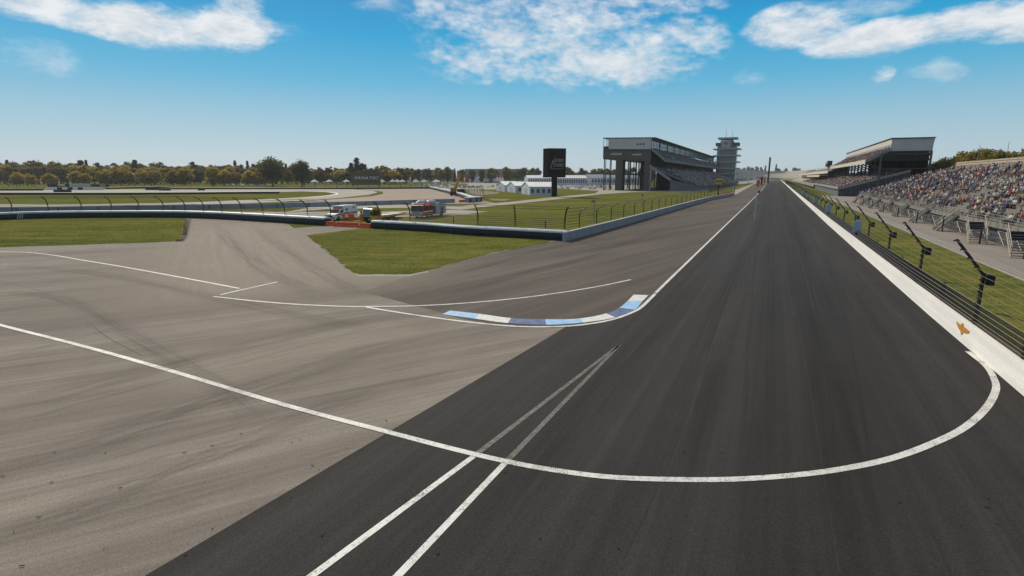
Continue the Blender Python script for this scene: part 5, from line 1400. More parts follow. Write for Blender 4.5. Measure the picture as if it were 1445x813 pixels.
bL = G(745, 261.5); tent(bL + Vector((-3, 14, 0)), bL, side_pt(bL, 828, 0), 6.2, 8.6, 'long white marquee with a row of dark windows behind the parked cars', 26, 'long white marquees', 'marquee', wz=(.35, .8))
bR = G(834, 261); tent(bR + Vector((-9, 6, 0)), bR, side_pt(bR, 905, 8), 6.4, 9.4, 'long white marquee with a tall gable, partly behind the left grandstand', 16, 'long white marquees', 'marquee', wz=(.35, .75))
# pointed canopies
def canopy(loc, w_, label):
    o = thing('canopy', loc, label, 'canopy', 'small white pointed canopies far off')
    h = 3.0; r_ = w_ / 2
    base = [Vector((sx * r_, sy * r_, h)) for sx, sy in ((-1, -1), (1, -1), (1, 1), (-1, 1))]
    mid = [p * .35 + Vector((0, 0, h * .65 + 1.1)) for p in base]; top = Vector((0, 0, h + 2.6))
    vs = base + mid + [top] + [p - Vector((0, 0, .5)) for p in base]
    MB().add(vs, [[0, 1, 5, 4], [1, 2, 6, 5], [2, 3, 7, 6], [3, 0, 4, 7], [4, 5, 8], [5, 6, 8], [6, 7, 8], [7, 4, 8], [9, 10, 1, 0], [10, 11, 2, 1], [11, 12, 3, 2], [12, 9, 0, 3]]).build('canopy_roof', TENTW, o, local=True)
    for p in base: MB().box(p.x * .96 - .08, p.x * .96 + .08, p.y * .96 - .08, p.y * .96 + .08, 0, h).build('leg', STEEL_G, o, local=True)
cl = [(445, 'canopy left of the farther dark tree gap'), ]
CP = [444, 465, 489, 539, 554.5, 560.5, 568, 587, 598.5, 616]
CLB = ['white pointed canopy right of the round trees, leftmost of the row', 'white pointed canopy second from the left in the far row', 'white pointed canopy just left of the dark billboard', 'white pointed canopy just right of the dark billboard',
       'white pointed canopy, left of three close together', 'white pointed canopy, middle of three close together', 'white pointed canopy, right of three close together', 'white pointed canopy between the flags, right of the close three',
       'white pointed canopy second from the right end of the row', 'white pointed canopy at the right end of the row, widest']
for px, lb in zip(CP, CLB): canopy(G(px, 260.6), 5.6 if px != 616 else 7, lb)
# feather flags
def flag(px, yb, ytop, label, col=RED_P):
    g = G(px, yb); h = ZP(px, ytop, g.y)
    o = thing('feather_flag', g, label, 'flag', 'red and white feather flags')
    MB().tube([g, g + UP * h], .09, 5).build('flag_pole', STEEL_G, o)
    x0 = g.x + .1; pr = [(x0, h * .25), (x0 + 1.5, h * .3), (x0 + 1.9, h * .8), (x0 + 1.2, h), (x0, h)]
    MB().prism([Vector((x, g.y - .03, z)) for x, z in pr], (0, .06, 0)).build('flag_cloth', WHITE_P, o)
    pr = [(x0, h * .68), (x0 + 1.85, h * .7), (x0 + 1.9, h * .8), (x0 + 1.2, h * 1.01), (x0, h * 1.01)]
    MB().prism([Vector((x, g.y - .05, z)) for x, z in pr], (0, .1, 0)).build('flag_top', col, o)
for k, (px, lb) in enumerate(((546, 'feather flag right of the billboard, leftmost of the row'), (562.5, 'feather flag second from the left, above the close canopies'), (578, 'feather flag third from the left, by a canopy'), (646, 'feather flag left of the orange crane boom'), (654.5, 'feather flag against the brown hoarding right of the crane'),
                               (700.5, 'feather flag, left of three in front of the green trailers'), (704, 'feather flag, middle of three in front of the green trailers'), (707.5, 'feather flag, right of three in front of the green trailers'))):
    flag(px, 259.5, 246.3, 'red and white ' + lb)
# hoardings and trailers behind
def block(name, pxa, pxb, yb, yt, depth, m_, label, cat, group=None, base=0.0, parts=()):
    g = G(pxa, yb); Y = g.y; x0, x1 = XP(pxa, Y, 250), XP(pxb, Y, 250); h = ZP(pxa, yt, Y)
    o = thing(name, Vector(((x0 + x1) / 2, Y, 0)), label, cat, group)
    MB().box(x0, x1, Y, Y + depth, base, h).build('body', m_, o)
    for (n_, u0, u1, v0, v1, mm) in parts:
        MB().box(x0 + (x1 - x0) * u0, x0 + (x1 - x0) * u1, Y - .12, Y - .003, base + (h - base) * v0, base + (h - base) * v1).build(n_, mm, o)
    return o
BRN = M('brown_hoarding', (.30, .09, .035), .7, .15, .1); GRN = M('green_trailer', (.05, .20, .03), .5, .15, .15); GRN2 = M('bright_green', (.16, .36, .04), .5, .15, .15); WBL = M('white_board', (.60, .60, .60), .6, .05, .2)
GST = M('far_grey_stand', (.20, .205, .225), .85, .12, .05)
block('hoarding', 653, 662, 257.5, 246.5, 4, BRN, 'rust brown hoarding left of the white truck body', 'hoarding')
block('truck_trailer', 662, 676.5, 257.8, 246, 5, WBL, 'white truck trailer with a grey top strip between brown hoardings', 'trailer', parts=(('grey_strip', .08, .85, .7, .92, GREYW), ('end_post', 0, .06, 0, 1.02, WHITE_P)))
block('hoarding', 677, 684, 257, 247, 4, BRN, 'rust brown hoarding right of the white truck trailer', 'hoarding')
block('vendor_stall', 682, 711, 258.2, 252, 4, WBL, 'low white vendor stall roof line before the green trailers', 'stall', parts=(('red_banner', .55, .9, 0, .35, RED_P), ('shade_opening', .05, .5, 0, .3, TENTD)))
block('truck_trailer', 711, 731, 257.6, 247.3, 5, GRN, 'dark green truck trailer, larger of the two behind the white tents', 'trailer', parts=(('roof_box', .02, .6, .82, 1.0, M('grey_green', (.2, .25, .2), .6)), ('green_panel', .0, .9, .05, .6, GRN2)))
block('truck_trailer', 731.5, 739, 257, 248.3, 4, GRN2, 'bright green truck trailer, smaller of the two behind the white tents', 'trailer', parts=(('dark_window', .2, .5, .5, .85, TENTD),))
block('far_stand', 577, 641, 256, 239.5, 14, GST, 'grey distant grandstand under the tree line, left of the tree gap', 'grandstand', parts=(('window_band', .02, .6, .35, .4, TENTD), ('yellow_sign', .30, .36, .15, .35, M('sign_yellow', (.5, .33, .05), .6))))
block('far_stand', 656, 742, 256, 238.5, 14, GST, 'grey distant grandstand behind the hoardings and green trailers', 'grandstand', parts=(('window_band', .3, .75, .4, .45, TENTD),))
block('dark_screen', 645, 656, 255.6, 241, 2, M('screen_dark', (.05, .035, .025), .6), 'dark brown square screen standing before the distant grey stands', 'screen')
block('yellow_hoarding', 553.5, 560.5, 256, 248.2, 1, M('hoarding_yellow', (.5, .27, .03), .6), 'small yellow hoarding on the far grass bank', 'hoarding')
block('far_shed', 800, 850, 255.8, 243.5, 14, M('shed_grey', (.16, .16, .18), .85, .2, .08), 'long grey shed far behind the pylon sign and trees', 'shed')
# orange boom crane
g = G(645, 276.5)
cr_ = thing('boom_crane', g, 'orange boom crane with a raised arm behind the white topped barrier', 'crane')
BOOM = M('crane_orange', (.52, .20, .02), .5, .15, .6)
MB().box(g.x - 2.6, g.x + 3.2, g.y - 1.2, g.y + 1.2, .5, 1.5).build('chassis', M('crane_dark', (.05, .035, .03), .6), cr_)
MB().box(g.x - 2.4, g.x - .4, g.y - 1.0, g.y + 1.0, 1.5, 3.0).build('cab', M('crane_cab', (.28, .13, .05), .5, .2, 2), cr_)
MB().box(g.x + .2, g.x + 3, g.y - 1.0, g.y + 1.0, 1.5, 2.6).build('counterweight', M('crane_dark', (.05, .035, .03), .6), cr_)
tp = Vector((XP(650.5, g.y, 250), g.y, ZP(650, 244.5, g.y)))
bs_ = Vector((g.x - .6, g.y, 2.4)); MB().bar(bs_, bs_ + (tp - bs_) * .6, .8, .8).build('boom', BOOM, cr_)
MB().bar(bs_ + (tp - bs_) * .55, tp, .55, .55).build('boom_tip', BOOM, cr_)
for dx in (-2, 0, 2.4): MB().tube([(g.x + dx, g.y - 1.4, .55), (g.x + dx, g.y - 1.0, .55)], .55, 12).build('wheel', RUBBER, cr_)
# advertising boards at the far left
for k, (a, c, yt, m_, lb) in enumerate(((61, 77, 264.3, WBL, 'white advertising board at the left end of the row'), (78, 84.5, 264.6, BLACK, 'black advertising board between two white ones, left'), (85, 92, 264.5, WBL, 'short white advertising board between black boards'),
                                        (93, 99.5, 264.6, BLACK, 'black advertising board in the middle of the row'), (100, 107, 264.6, WBL, 'white advertising board right of the middle black one'), (107.5, 114, 264.6, BLACK, 'black advertising board, right one of the three'),
                                        (114.5, 128, 264.4, WBL, 'white advertising board, long one before the right end'), (128.5, 143, 264.3, WBL, 'white advertising board at the right end of the row'))):
    block('advertising_board', a, c, 268.2, yt, .3, m_, lb, 'board', 'low advertising boards at the far left')
block('hoarding', 65, 79, 264, 258.9, .5, M('hoarding_black', (.02, .018, .018), .6, .4, .3), 'black hoarding with faint marks under the trees at the far left', 'hoarding')
block('hoarding', 80, 89.5, 264, 260, .5, WBL, 'white and orange hoarding beside the black one', 'hoarding', parts=(('orange_band', 0, 1, 0, .5, M('hoarding_orange', (.5, .12, .03), .6)),))
block('hoarding', 90, 95.5, 264, 259.6, .5, BLACK, 'small black hoarding left of the long white one', 'hoarding')
block('hoarding', 96, 125, 264, 259.2, .5, M('hoarding_white', (.48, .46, .43), .6), 'long white hoarding with faint reddish lines under the yellow trees', 'hoarding', parts=(('reddish_line', .45, .75, .4, .6, M('faint_red', (.36, .27, .23), .6)),))
block('hoarding', 126, 152, 263.6, 260.2, .5, M('hoarding_black', (.02, .018, .018), .6, .4, .3), 'long black hoarding right of the white one', 'hoarding', parts=(('orange_panel', .5, .8, .2, .9, M('hoarding_pink', (.45, .3, .24), .6)),))
# tyre stacks on the far loop
def tyre_stack(px, yb, n, label):
    g = G(px, yb); o = thing('tyre_stack', g, label, 'tyres', 'black tyre stacks along the far loop')
    for k in range(n):
        for j in range(2):
            MB().tube([g + Vector((k * 1.25, 0, j * .62)), g + Vector((k * 1.25, 0, j * .62 + .58))], .62, 10).build('tyre', RUBBER, o)
for px, yb, n, lb in ((78, 271.3, 6, 'wide black tyre stack on the loop below the advertising boards'), (88, 271.3, 4, 'narrower black tyre stack right of the wide one'), (207, 268.3, 6, 'black tyre stack on the loop before the yellow trees, left'), (226, 269, 5, 'black tyre stack at the start of the long barrier'), (281, 268.8, 3, 'small black tyre stack on the oval edge')):
    tyre_stack(px, yb, n, lb)
# ------------------------------------------------------------------ by the pit exit
g = G(1013, 277.6)
sg = thing('oval_sign', g, 'yellow oval sign with a blue band and red arrow on a dark pole', 'sign')
s_ = g.y / 770 * 1.0; zc = ZP(1013, 256, g.y)
MB().tube([g, g + UP * (zc - 4.0 * s_)], .25, 6).build('pole', STEEL_D, sg)
fc = Vector((g.x, g.y, zc)); fx = (Q * .8 + T * -.2).normalized(); fzv = Vector((fx.y, -fx.x, 0))
MB().prism([fc + fx * 6.3 * s_ * math.cos(t_) + UP * 4.2 * s_ * math.sin(t_) for t_ in [k * math.pi / 12 for k in range(24)]], -fzv * .3).build('oval_panel', M('sign_yellow2', (.50, .36, .03), .5), sg)
MB().prism([fc + fzv * .02 + fx * u * s_ + UP * v * s_ for u, v in ((-5.2, -1.1), (5.2, -1.1), (5.2, 1.1), (-5.2, 1.1))], fzv * .05).build('blue_band', M('sign_blue', (.06, .08, .18), .5), sg)
for sh in ([(-7.5, 6.5), (-4.5, 5.5), (-5, 3.2), (-7, 3.6)], [(3.6, -3.2), (8.8, -4.8), (7.2, -1.2), (5.4, -1.8)]):
    MB().prism([fc - fzv * .1 + fx * u * s_ + UP * v * s_ for u, v in sh], fzv * .1).build('red_arrow', M('sign_red', (.32, .03, .06), .5), sg)
for k, (px, yb) in enumerate(((1017, 275.6), (1023, 274.6), (1029, 273.4))):
    water_barrier((px - 2.6, yb), (px + 2.6, yb - .5), ['red barrier block by the oval sign pole, nearest of three', 'red barrier block behind the inner wall end, middle of three', 'red barrier block behind the inner wall end, farthest of three'][k])
o = thing('crossing_post', G(1035.5, 273.6), 'pale post standing at the end of the inner wall', 'post'); p = G(1035.5, 273.6)
MB().box(p.x - .25, p.x + .25, p.y - .25, p.y + .25, 0, 3.6).build('post', STEEL_G, o); MB().box(p.x - .35, p.x + .35, p.y - .35, p.y + .35, 3.6, 3.8).build('post_cap', STEEL_G, o)
# low pit wall with fence along the inside
pwl = gp((1036, 275), (1050, 266.2), (1060, 261), (1068, 257.4))
pw = [p - Q * 17 for p in gp((1064, 279.5), (1079, 263.5), (1086, 255))]
# slim gantry pole beside the edge line
g = G(1064.4, 311.5); zt = ZP(1063, 268.3, g.y)
gpn = thing('timing_pole', g, 'thin pale pole with a short arm and red lamp beside the white edge line', 'pole')
MB().tube([g, g + UP * zt], .05, 6).build('pole', M('pole_white', (.6, .6, .58), .5), gpn)
ae_ = Vector((XP(1075, g.y, 250), g.y + .4, zt)); MB().tube([g + UP * zt, ae_], .05, 6).build('arm', M('pole_white', (.6, .6, .58), .5), gpn)
MB().box(g.x + .12, g.x + .55, g.y - .1, g.y + .1, zt - .5, zt - .08).build('lamp_box', M('lamp_red', (.35, .05, .03), .4), gpn)
# red and black banners farther along
for k, (x0, x1, y0, y1, yb, m_, lb) in enumerate(((1067.6, 1073.5, 250.3, 264, 266.5, RED_P, 'red banner with a white patch, nearest of the three by the pit wall'), (1073.8, 1077, 249.8, 261.5, 264, BLACK, 'black banner between two red ones by the pit wall'), (1077.2, 1081, 249.3, 258.5, 261.5, RED_P, 'red banner, farthest of the three by the pit wall'))):
    g = G((x0 + x1) / 2, yb); Y = g.y; xa, xb = XP(x0, Y, 250), XP(x1, Y, 250); za, zb_ = ZP(x0, y1, Y), ZP(x0, y0, Y)
    o = thing('banner', g, lb, 'banner', 'banners by the pit wall')
    MB().prism([(xa, Y, zb_), (xb, Y, zb_), (xb - .1, Y, za * .5 + zb_ * .5), (xa + (xb - xa) * .7, Y, za), (xa + (xb - xa) * .3, Y, za)], (0, .15, 0)).build('banner_cloth', m_, o)
    MB().tube([g, Vector((g.x, g.y + .2, zb_))], .07, 5).build('banner_pole', STEEL_G, o)
    if m_ is RED_P: MB().prism([(xa + .3, Y - .03, zb_ - .6), (xb - .6, Y - .03, zb_ - .6), (xb - .8, Y - .03, zb_ - 2), (xa + .6, Y - .03, zb_ - 2)], (0, .03, 0)).build('white_patch', WHITE_P, o)
o = thing('pit_board', G(1058, 262), 'red and white board lying low beside the far pit wall', 'board'); g = G(1058, 262); Y = g.y
xa, xb = XP(1056, Y, 250), XP(1069, Y, 250); za = ZP(1060, 253.5, Y); 
MB().box(xa, xb, Y, Y + .4, za - .4, za + 1.4).build('board', WHITE_P, o); MB().box(xa + 1, xa + (xb - xa) * .5, Y - .05, Y - .003, za - .1, za + 1.1).build('red_band', RED_P, o)
for x in (xa + .3, xb - .3): MB().box(x - .12, x + .12, Y + .1, Y + .3, 0, za - .4).build('leg', STEEL_D, o)

# ------------------------------------------------------------------ parked cars of the infield
random.seed(17)
CPA = [('white', (.62, .62, .62)), ('silver', (.34, .36, .38)), ('dark grey', (.08, .085, .095)), ('red', (.30, .04, .03)), ('blue', (.07, .11, .24)), ('pale', (.48, .47, .44))]
def lowcar(nm, col):
    o = car_mesh(M('car_' + nm.replace(' ', '_'), col, .35, .1, 1, .5), 'parked_car', full=False); return o
protos = [(nm, lowcar(nm, c)) for nm, c in CPA]
used = set()
def car_at(loc, rz, where, group):
    k = random.choices(range(6), (30, 26, 14, 4, 8, 18))[0]; nm, pr = protos[k]
    lb = '%s car parked in %s' % (nm, where)
    if k not in used: used.add(k); pr.location = loc; pr.rotation_euler = (0, 0, rz); tag(pr, lb, 'car', group)
    else:
        d = dup(pr, loc, rz, lb, group); d['category'] = 'car'
rows = [(592, 700, 265.3, 'the row left of the white tents', 2.9), (600, 702, 264.0, 'the second row left of the white tents', 3.0), (787, 868, 267.0, 'the front row right of the pylon sign', 3.0),
        (786, 868, 265.2, 'the second row right of the pylon sign', 3.1), (786, 866, 263.7, 'the back row right of the pylon sign', 3.2), (600, 640, 262.9, 'the short back row beyond the barrier', 3.2)]
for x0, x1, yb, wh, st in rows:
    g0, g1 = G(x0, yb), G(x1, yb); L = (g1 - g0).length; n = int(L / st)
    for k in range(n):
        if random.random() < .9: car_at(g0 + (g1 - g0) * ((k + random.uniform(-.1, .1)) / n), R(90) + random.choice((0, math.pi)) + random.uniform(-.12, .12), wh, 'cars parked on the infield')
for x0, x1, yb, wh, st in ((318, 390, 262.4, 'the lot under the round dark trees', 7), (548, 640, 260.2, 'the row beneath the far canopies', 7), (428, 492, 260.8, 'the row left of the billboard', 8)):
    g0, g1 = G(x0, yb), G(x1, yb); L = (g1 - g0).length; n = int(L / st)
    for k in range(n):
        if random.random() < .8: car_at(g0 + (g1 - g0) * ((k + random.uniform(-.2, .2)) / n), random.uniform(-.3, .3), wh, 'cars parked far off')
for k in range(6):
    if k not in used:
        for c in list(protos[k][1].children): bpy.data.objects.remove(c)
        bpy.data.objects.remove(protos[k][1])
# ------------------------------------------------------------------ trees
def leafmat(name, dark, light, rand=.22):
    m, nt, b = newmat(name)
    g = nt.nodes.new('ShaderNodeNewGeometry'); oi = nt.nodes.new('ShaderNodeObjectInfo')
    nz = nt.nodes.new('ShaderNodeTexNoise'); nz.inputs['Scale'].default_value = .35; nz.inputs['Detail'].default_value = 5
    nt.links.new(g.outputs['Position'], nz.inputs['Vector'])
    ad = nt.nodes.new('ShaderNodeMath'); ad.operation = 'MULTIPLY_ADD'
    nt.links.new(g.outputs['Random Per Island'], ad.inputs[0]); ad.inputs[1].default_value = .4; nt.links.new(nz.outputs['Fac'], ad.inputs[2])
    mr = nt.nodes.new('ShaderNodeMapRange'); mr.inputs[1].default_value = .4; mr.inputs[2].default_value = .95; nt.links.new(ad.outputs[0], mr.inputs[0])
    mm = nt.nodes.new('ShaderNodeMix'); mm.data_type = 'RGBA'; nt.links.new(mr.outputs[0], mm.inputs[0])
    mm.inputs[6].default_value = (*dark, 1); mm.inputs[7].default_value = (*light, 1)
    hs = nt.nodes.new('ShaderNodeHueSaturation'); r_ = nt.nodes.new('ShaderNodeMapRange'); r_.inputs[3].default_value = 1 - rand; r_.inputs[4].default_value = 1 + rand
    nt.links.new(oi.outputs['Random'], r_.inputs[0]); nt.links.new(r_.outputs[0], hs.inputs['Value']); nt.links.new(mm.outputs[2], hs.inputs['Color'])
    nt.links.new(hs.outputs[0], b.inputs['Base Color']); b.inputs['Roughness'].default_value = .75; b.inputs['Specular IOR Level'].default_value = .1
    tr_ = nt.nodes.new('ShaderNodeBsdfTranslucent'); nt.links.new(hs.outputs[0], tr_.inputs[0])
    ms = nt.nodes.new('ShaderNodeMixShader'); ms.inputs[0].default_value = .5
    out = nt.nodes['Material Output']
    nt.links.new(b.outputs[0], ms.inputs[1]); nt.links.new(tr_.outputs[0], ms.inputs[2]); nt.links.new(ms.outputs[0], out.inputs[0])
    return m
BARK = M('bark', (.055, .042, .032), .9, .3, 2)
LM = {'golden': leafmat('golden_leaves', (.22, .150, .026), (.46, .33, .055)), 'dark': leafmat('dark_leaves', (.10, .076, .028), (.20, .150, .048)), 'olive': leafmat('olive_leaves', (.12, .100, .028), (.28, .22, .055)),
      'conifer': leafmat('conifer_needles', (.040, .043, .026), (.085, .085, .045)), 'green': leafmat('green_leaves', (.062, .066, .026), (.155, .145, .055))}
def leaf_quad(mb, p, s, rng):
    a = Vector((rng.gauss(0, 1), rng.gauss(0, 1), rng.gauss(0, 1))).normalized(); b_ = a.orthogonal().normalized(); c = a.cross(b_)
    t_ = rng.uniform(0, 6.28); u = (b_ * math.cos(t_) + c * math.sin(t_)) * s; v = (c * math.cos(t_) - b_ * math.sin(t_)) * s * .7
    mb.add([p - u, p - v * .8, p + u, p + v * .8], [[0, 1, 2, 3]])
def make_tree(kind, h, wdt, seed, nclump=34, per=62, leaf=.34, low=.18, label='', shape='round'):
    rng = random.Random(seed)
    root = bpy.data.objects.new('tree', None); COL.objects.link(root)
    mb = MB(); mbl = MB(); r0 = h * .022
    top = Vector((rng.uniform(-.3, .3), rng.uniform(-.3, .3), h * (.8 if shape != 'cone' else .98)))
    mb.tube([(0, 0, 0), (rng.uniform(-.1, .1), rng.uniform(-.1, .1), h * .25), top * .6, top], [r0 * 1.3, r0, r0 * .7, r0 * .15], 7)
    for k in range(nclump):
        if shape == 'cone':
            z = h * (low + (1 - low) * (k + .5) / nclump); rr = wdt / 2 * (1 - (z / h - low) / (1.02 - low)) * rng.uniform(.6, 1.1); a = k * 2.4 + rng.uniform(-.4, .4)
            tip = Vector((rr * math.cos(a), rr * math.sin(a), z - rr * .28)); bs_ = Vector((0, 0, z + .1))
            for q in range(per):
                t_ = rng.uniform(.05, 1); p = bs_.lerp(tip, t_) + Vector((rng.gauss(0, .3), rng.gauss(0, .3), rng.gauss(-.05, .16)))
                leaf_quad(mbl, p, leaf * rng.uniform(.6, 1.1), rng)
            continue
        while True:
            d = Vector((rng.uniform(-1, 1), rng.uniform(-1, 1), rng.uniform(-1, 1)))
            if .25 < d.length < 1: break
        d = d * (.55 + .45 * d.length) / max(d.length, .3) * rng.uniform(.55, 1)
        cz = h * (low + (1 - low) * .52); hz_ = h * (1 - low) * .46
        tap = 1 - .35 * max(0, d.z) if shape == 'round' else 1 - .15 * d.z
        c = Vector((d.x * wdt / 2 * .85 * tap, d.y * wdt / 2 * .85 * tap, cz + d.z * hz_))
        cr_ = wdt * rng.uniform(.09, .18)
        if k % 3 == 0:
            b0 = Vector((0, 0, h * rng.uniform(.22, .5))); mb.tube([b0, (b0 + c) / 2 + Vector((0, 0, -.2)), c], [r0 * .5, r0 * .33, r0 * .1], 5)
        for q in range(per):
            v = Vector((rng.gauss(0, 1), rng.gauss(0, 1), rng.gauss(0, .8))); v = v.normalized() * cr_ * rng.uniform(.3, 1.15)
            leaf_quad(mbl, c + v, leaf * rng.uniform(.6, 1.25), rng)
    mb.build('trunk', BARK, root, local=True); mbl.build('crown', LM[kind], root, local=True)
    return root
PROT = {}
def reg(key, kind, n, **kw): PROT[key] = [make_tree(kind, seed=hash_(key, i), **kw) for i in range(n)]
def hash_(k, i): return sum(ord(c) * (j + 3) for j, c in enumerate(k)) * 31 + i * 977
reg('golden', 'golden', 4, h=11, wdt=11, nclump=46, per=62, leaf=.58, low=.0)
reg('dark', 'dark', 5, h=17, wdt=9.5, nclump=44, per=60, leaf=.62, low=.0, shape='tall')
reg('olive', 'olive', 4, h=15, wdt=11, nclump=44, per=60, leaf=.6, low=.07)
reg('conifer', 'conifer', 3, h=19, wdt=9, nclump=60, per=46, leaf=.5, low=.12, shape='cone')
reg('roundtree', 'green', 2, h=15, wdt=16, nclump=60, per=80, leaf=.46, low=.16)
reg('near', 'olive', 4, h=12, wdt=10, nclump=46, per=95, leaf=.33, low=.10)
reg('neargold', 'golden', 2, h=11, wdt=9.5, nclump=46, per=95, leaf=.33, low=.10)
first = set()
LABK = {'golden': 'golden brown broad tree', 'dark': 'tall dark brown green tree', 'olive': 'olive green broad tree', 'conifer': 'narrow dark conifer', 'roundtree': 'large round dark green tree', 'near': 'olive tree', 'neargold': 'golden tree'}
NAMEK = {'conifer': 'conifer_tree'}
def tree(key, i, loc, s, label, group=None, rz=None):
    pr = PROT[key][i % len(PROT[key])]; rz = random.uniform(0, 6.28) if rz is None else rz
    sc_ = s if isinstance(s, tuple) else (s, s, s)
    if (key, i % len(PROT[key])) not in first:
        first.add((key, i % len(PROT[key]))); o = pr; o.location = loc; o.rotation_euler = (0, 0, rz); o.scale = sc_
    else: o = dup(pr, loc, rz, scale=sc_)
    if key in NAMEK: o.name = NAMEK[key]
    tag(o, label, 'tree', group); return o
random.seed(77)
ONLY = lambda px: ('behind the far left hoardings' if px < 150 else 'behind the long far barrier' if px < 290 else 'left of the round trees' if px < 370 else 'behind the round trees' if px < 440 else 'left of the billboard' if px < 497 else 'behind the billboard' if px < 545 else 'right of the billboard')
def far_tree(px, ybase, ytop, key, lab, grp, wf=1.0):
    g = G(px, ybase); z = ZP(px, ytop, g.y); base_h = {'golden': 11, 'dark': 17, 'olive': 15, 'conifer': 19, 'roundtree': 15}[key]
    s = z / base_h * 1.03; return tree(key, random.randrange(5), g, (s * wf, s * wf, s), lab, grp)
# back row: dark tree line
x = -45
def topline(px):
    return 229 + 5 * min(1, max(0, (px - 20) / 420)) + (0 if px < 400 else 2.5)
while x < 575:
    key = random.choices(('dark', 'olive', 'conifer'), (60, 34, 7))[0]
    yt = topline(x) + random.uniform(-3.5, 3.2) - (3.5 if key == 'conifer' else 0)
    far_tree(x, 259.4, yt, key, LABK[key] + ' in the back of the wood, ' + ONLY(x), 'trees at the back of the far wood', 1.25 if key != 'conifer' else 1.1)
    x += random.uniform(6.5, 9.5)
x = -40
while x < 575:                                        # a fuller row just before it
    key = random.choices(('dark', 'olive', 'golden'), (45, 35, 20))[0]
    far_tree(x, 260.3, topline(x) + random.uniform(2.5, 7.5), key, LABK[key] + ' in the middle of the wood, ' + ONLY(x), 'trees in the middle of the far wood', 1.4)
    x += random.uniform(8, 11)
for px, yt in ((28, 243), (45, 246), (72, 244), (110, 242), (122, 245), (148, 240), (158, 243), (170, 237), (182, 240), (204, 239.5), (218, 241), (245, 240), (257, 246), (262, 238.5), (302, 236), (318, 239.5), (333, 243), (352, 241), (363, 243), (374, 240)):
    far_tree(px, 261.6, yt, 'golden', 'golden brown broad tree at the front of the wood, ' + ONLY(px), 'golden trees at the front of the far wood', 1.2)
for px, yt in ((118, 227.5), (194, 227), (505, 224), (497, 231), (512, 231.5), (516, 233)):
    far_tree(px, 259.8, yt, 'conifer', 'tall narrow conifer rising above the wood, ' + ONLY(px), 'conifers above the far wood', 1.9)
far_tree(385, 263.4, 221.5, 'roundtree', 'largest round dark tree standing before the far wood', None, 1.0)
far_tree(426.5, 263.6, 226.5, 'roundtree', 'second round dark tree right of the largest one', None, .95)
g = G(301, 264); tree('roundtree', 1, g, (.42, .42, .48), 'low round bush like tree by itself before the golden trees')
# right of the wood: scattered trees over the grey stands
for px, yt, key in ((581, 236, 'olive'), (590, 237.5, 'dark'), (601, 237, 'olive'), (607, 237.5, 'dark'), (619, 235, 'olive'), (632, 235, 'olive'), (642, 238.5, 'conifer'), (652, 238, 'olive'), (666, 238, 'dark'), (680, 237.5, 'dark'), (693, 236, 'olive'), (700, 238, 'dark'), (714, 235, 'olive'), (719, 236.5, 'olive'),
                    (731, 238, 'olive'), (740, 235.5, 'olive'), (752, 236.5, 'olive'), (759, 235.5, 'dark'), (800, 235, 'olive'), (806, 239.5, 'olive'), (820, 236, 'dark'), (826, 240, 'olive'), (838, 238, 'olive'), (847, 236, 'olive'), (857, 237, 'dark'), (866, 238.5, 'olive'), (880, 237, 'olive'), (892, 235, 'olive'), (903, 238, 'dark'), (920, 239, 'olive')):
    wh = 'above the grey distant stand' if px < 700 else 'by the green trailers' if px < 770 else 'right of the pylon sign' if px < 845 else 'seen through the left grandstand'
    far_tree(px, 258.2 if px < 700 else 257.6, yt, key, LABK[key] + ' ' + wh, 'trees over the grey stands', 1.05)
for px, yt in ((632, 236.5), (622, 238.5)):
    far_tree(px, 258.9, yt, 'olive', 'olive green broad tree standing before the gap of the grey stands', 'trees over the grey stands', .9)
# end of the straight
for px, yt, key in ((1037, 239, 'dark'), (1043, 237, 'olive'), (1049, 235.5, 'dark'), (1055, 235, 'olive'), (1061, 234.5, 'dark'), (1067, 235, 'olive'), (1073, 235.5, 'dark'), (1079, 233.5, 'conifer'), (1094, 232, 'conifer'), (1097, 236, 'olive'), (1108, 235.5, 'dark'), (1121, 235, 'olive'), (1126, 236, 'dark')):
    Y = 1750; h = ZP(px, yt, Y); base_h = {'dark': 17, 'olive': 15, 'conifer': 19}[key]; s = h / base_h
    tree(key, random.randrange(5), Vector((XP(px, Y, 250), Y, 0)), (s * .9, s * .9, s), LABK[key] + (' far beyond the end of the straight, left of the pylon' if px < 1087 else ' far beyond the end of the straight, right of the pylon'), 'trees beyond the end of the straight')
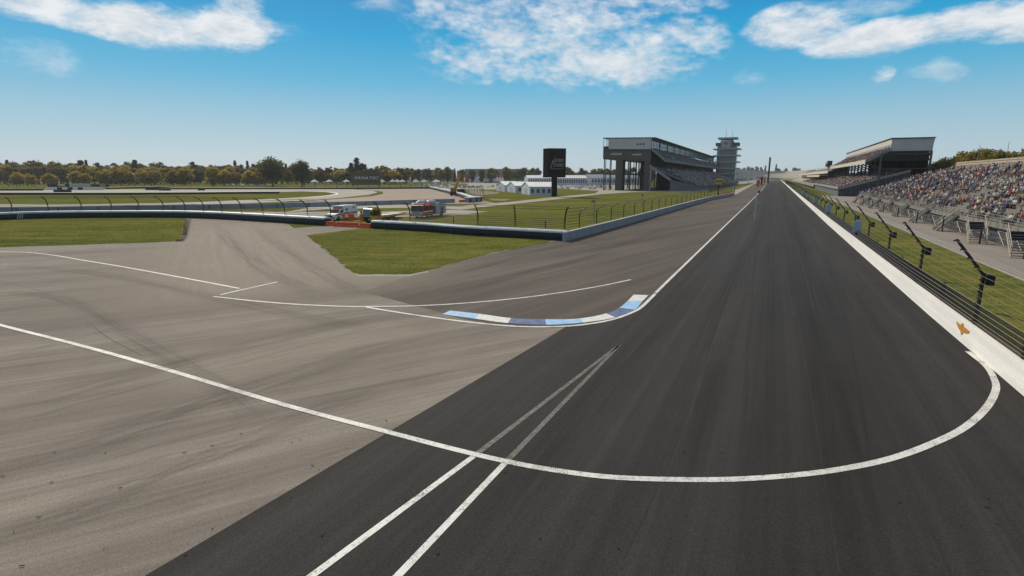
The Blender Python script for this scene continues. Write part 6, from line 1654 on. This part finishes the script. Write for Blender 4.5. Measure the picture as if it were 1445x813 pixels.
# behind the right stands
random.seed(91)
def rt(s, w_, ytop_z, key, lab):
    p = PR(s, w_, 0); base_h = 12 if key == 'near' else 11
    sc_ = ytop_z / base_h; tree(key, random.randrange(5), p, (sc_ * .85, sc_ * .85, sc_), lab, 'trees behind the right stands')
for k in range(19):
    s = -112 + k * 9.3 + random.uniform(-2, 2); key = random.choices(('near', 'neargold'), (72, 28))[0]
    rt(s, 37 + random.uniform(-3, 6), 15.2 + random.uniform(-1.6, 1.8), key, LABK[key] + ' behind the top of the bleachers')
for k in range(14):
    s = -60 + k * 12 + random.uniform(-3, 3); key = random.choices(('near', 'neargold'), (60, 40))[0]
    rt(s, 49 + random.uniform(-3, 6), 17 + random.uniform(-2, 2), key, LABK[key] + ' in the second line behind the bleachers')
for k in range(16):
    s = 52 + k * 9 + random.uniform(-3, 3); key = random.choices(('near', 'neargold'), (50, 50))[0]
    rt(s, 33 + random.uniform(0, 5), 13 + random.uniform(-2, 2), key, LABK[key] + ' behind the tall covered stand')
# thin masts over the right trees
for k, (px, yt) in enumerate(((1379, 205), (1419, 200))):
    Y = 150; x = XP(px, Y, 230); z = ZP(px, yt, Y)
    o = thing('mast', (x, Y, 0), ['thin grey mast above the right trees, left of two', 'thin grey mast above the right trees, right of two'][k], 'mast')
    MB().tube([(x, Y, 0), (x, Y, z)], [.14, .05], 5).build('mast_pole', STEEL_G, o); MB().box(x - .3, x + .3, Y - .3, Y + .3, 0, .25).build('mast_foot', STEEL_D, o)
for key, lst in PROT.items():
    for i, pr in enumerate(lst):
        if (key, i) not in first:
            for c in list(pr.children): bpy.data.objects.remove(c)
            bpy.data.objects.remove(pr)

# ------------------------------------------------------------------ haze
mb = MB(); mb.box(-1500, 1500, -80, 2300, -1, 60)
hz = mb.build('haze', newmat('haze_air')[0]); hz['kind'] = 'stuff'
m = hz.data.materials[0]; nt = m.node_tree
for n in list(nt.nodes):
    if n.type != 'OUTPUT_MATERIAL': nt.nodes.remove(n)
pv = nt.nodes.new('ShaderNodeVolumePrincipled'); pv.inputs['Color'].default_value = (.80, .86, .92, 1); pv.inputs['Density'].default_value = .00009
pv.inputs['Anisotropy'].default_value = .3
nt.links.new(pv.outputs[0], nt.nodes['Material Output'].inputs['Volume'])
tag(hz, 'thin pale haze lying over the whole circuit', 'haze')
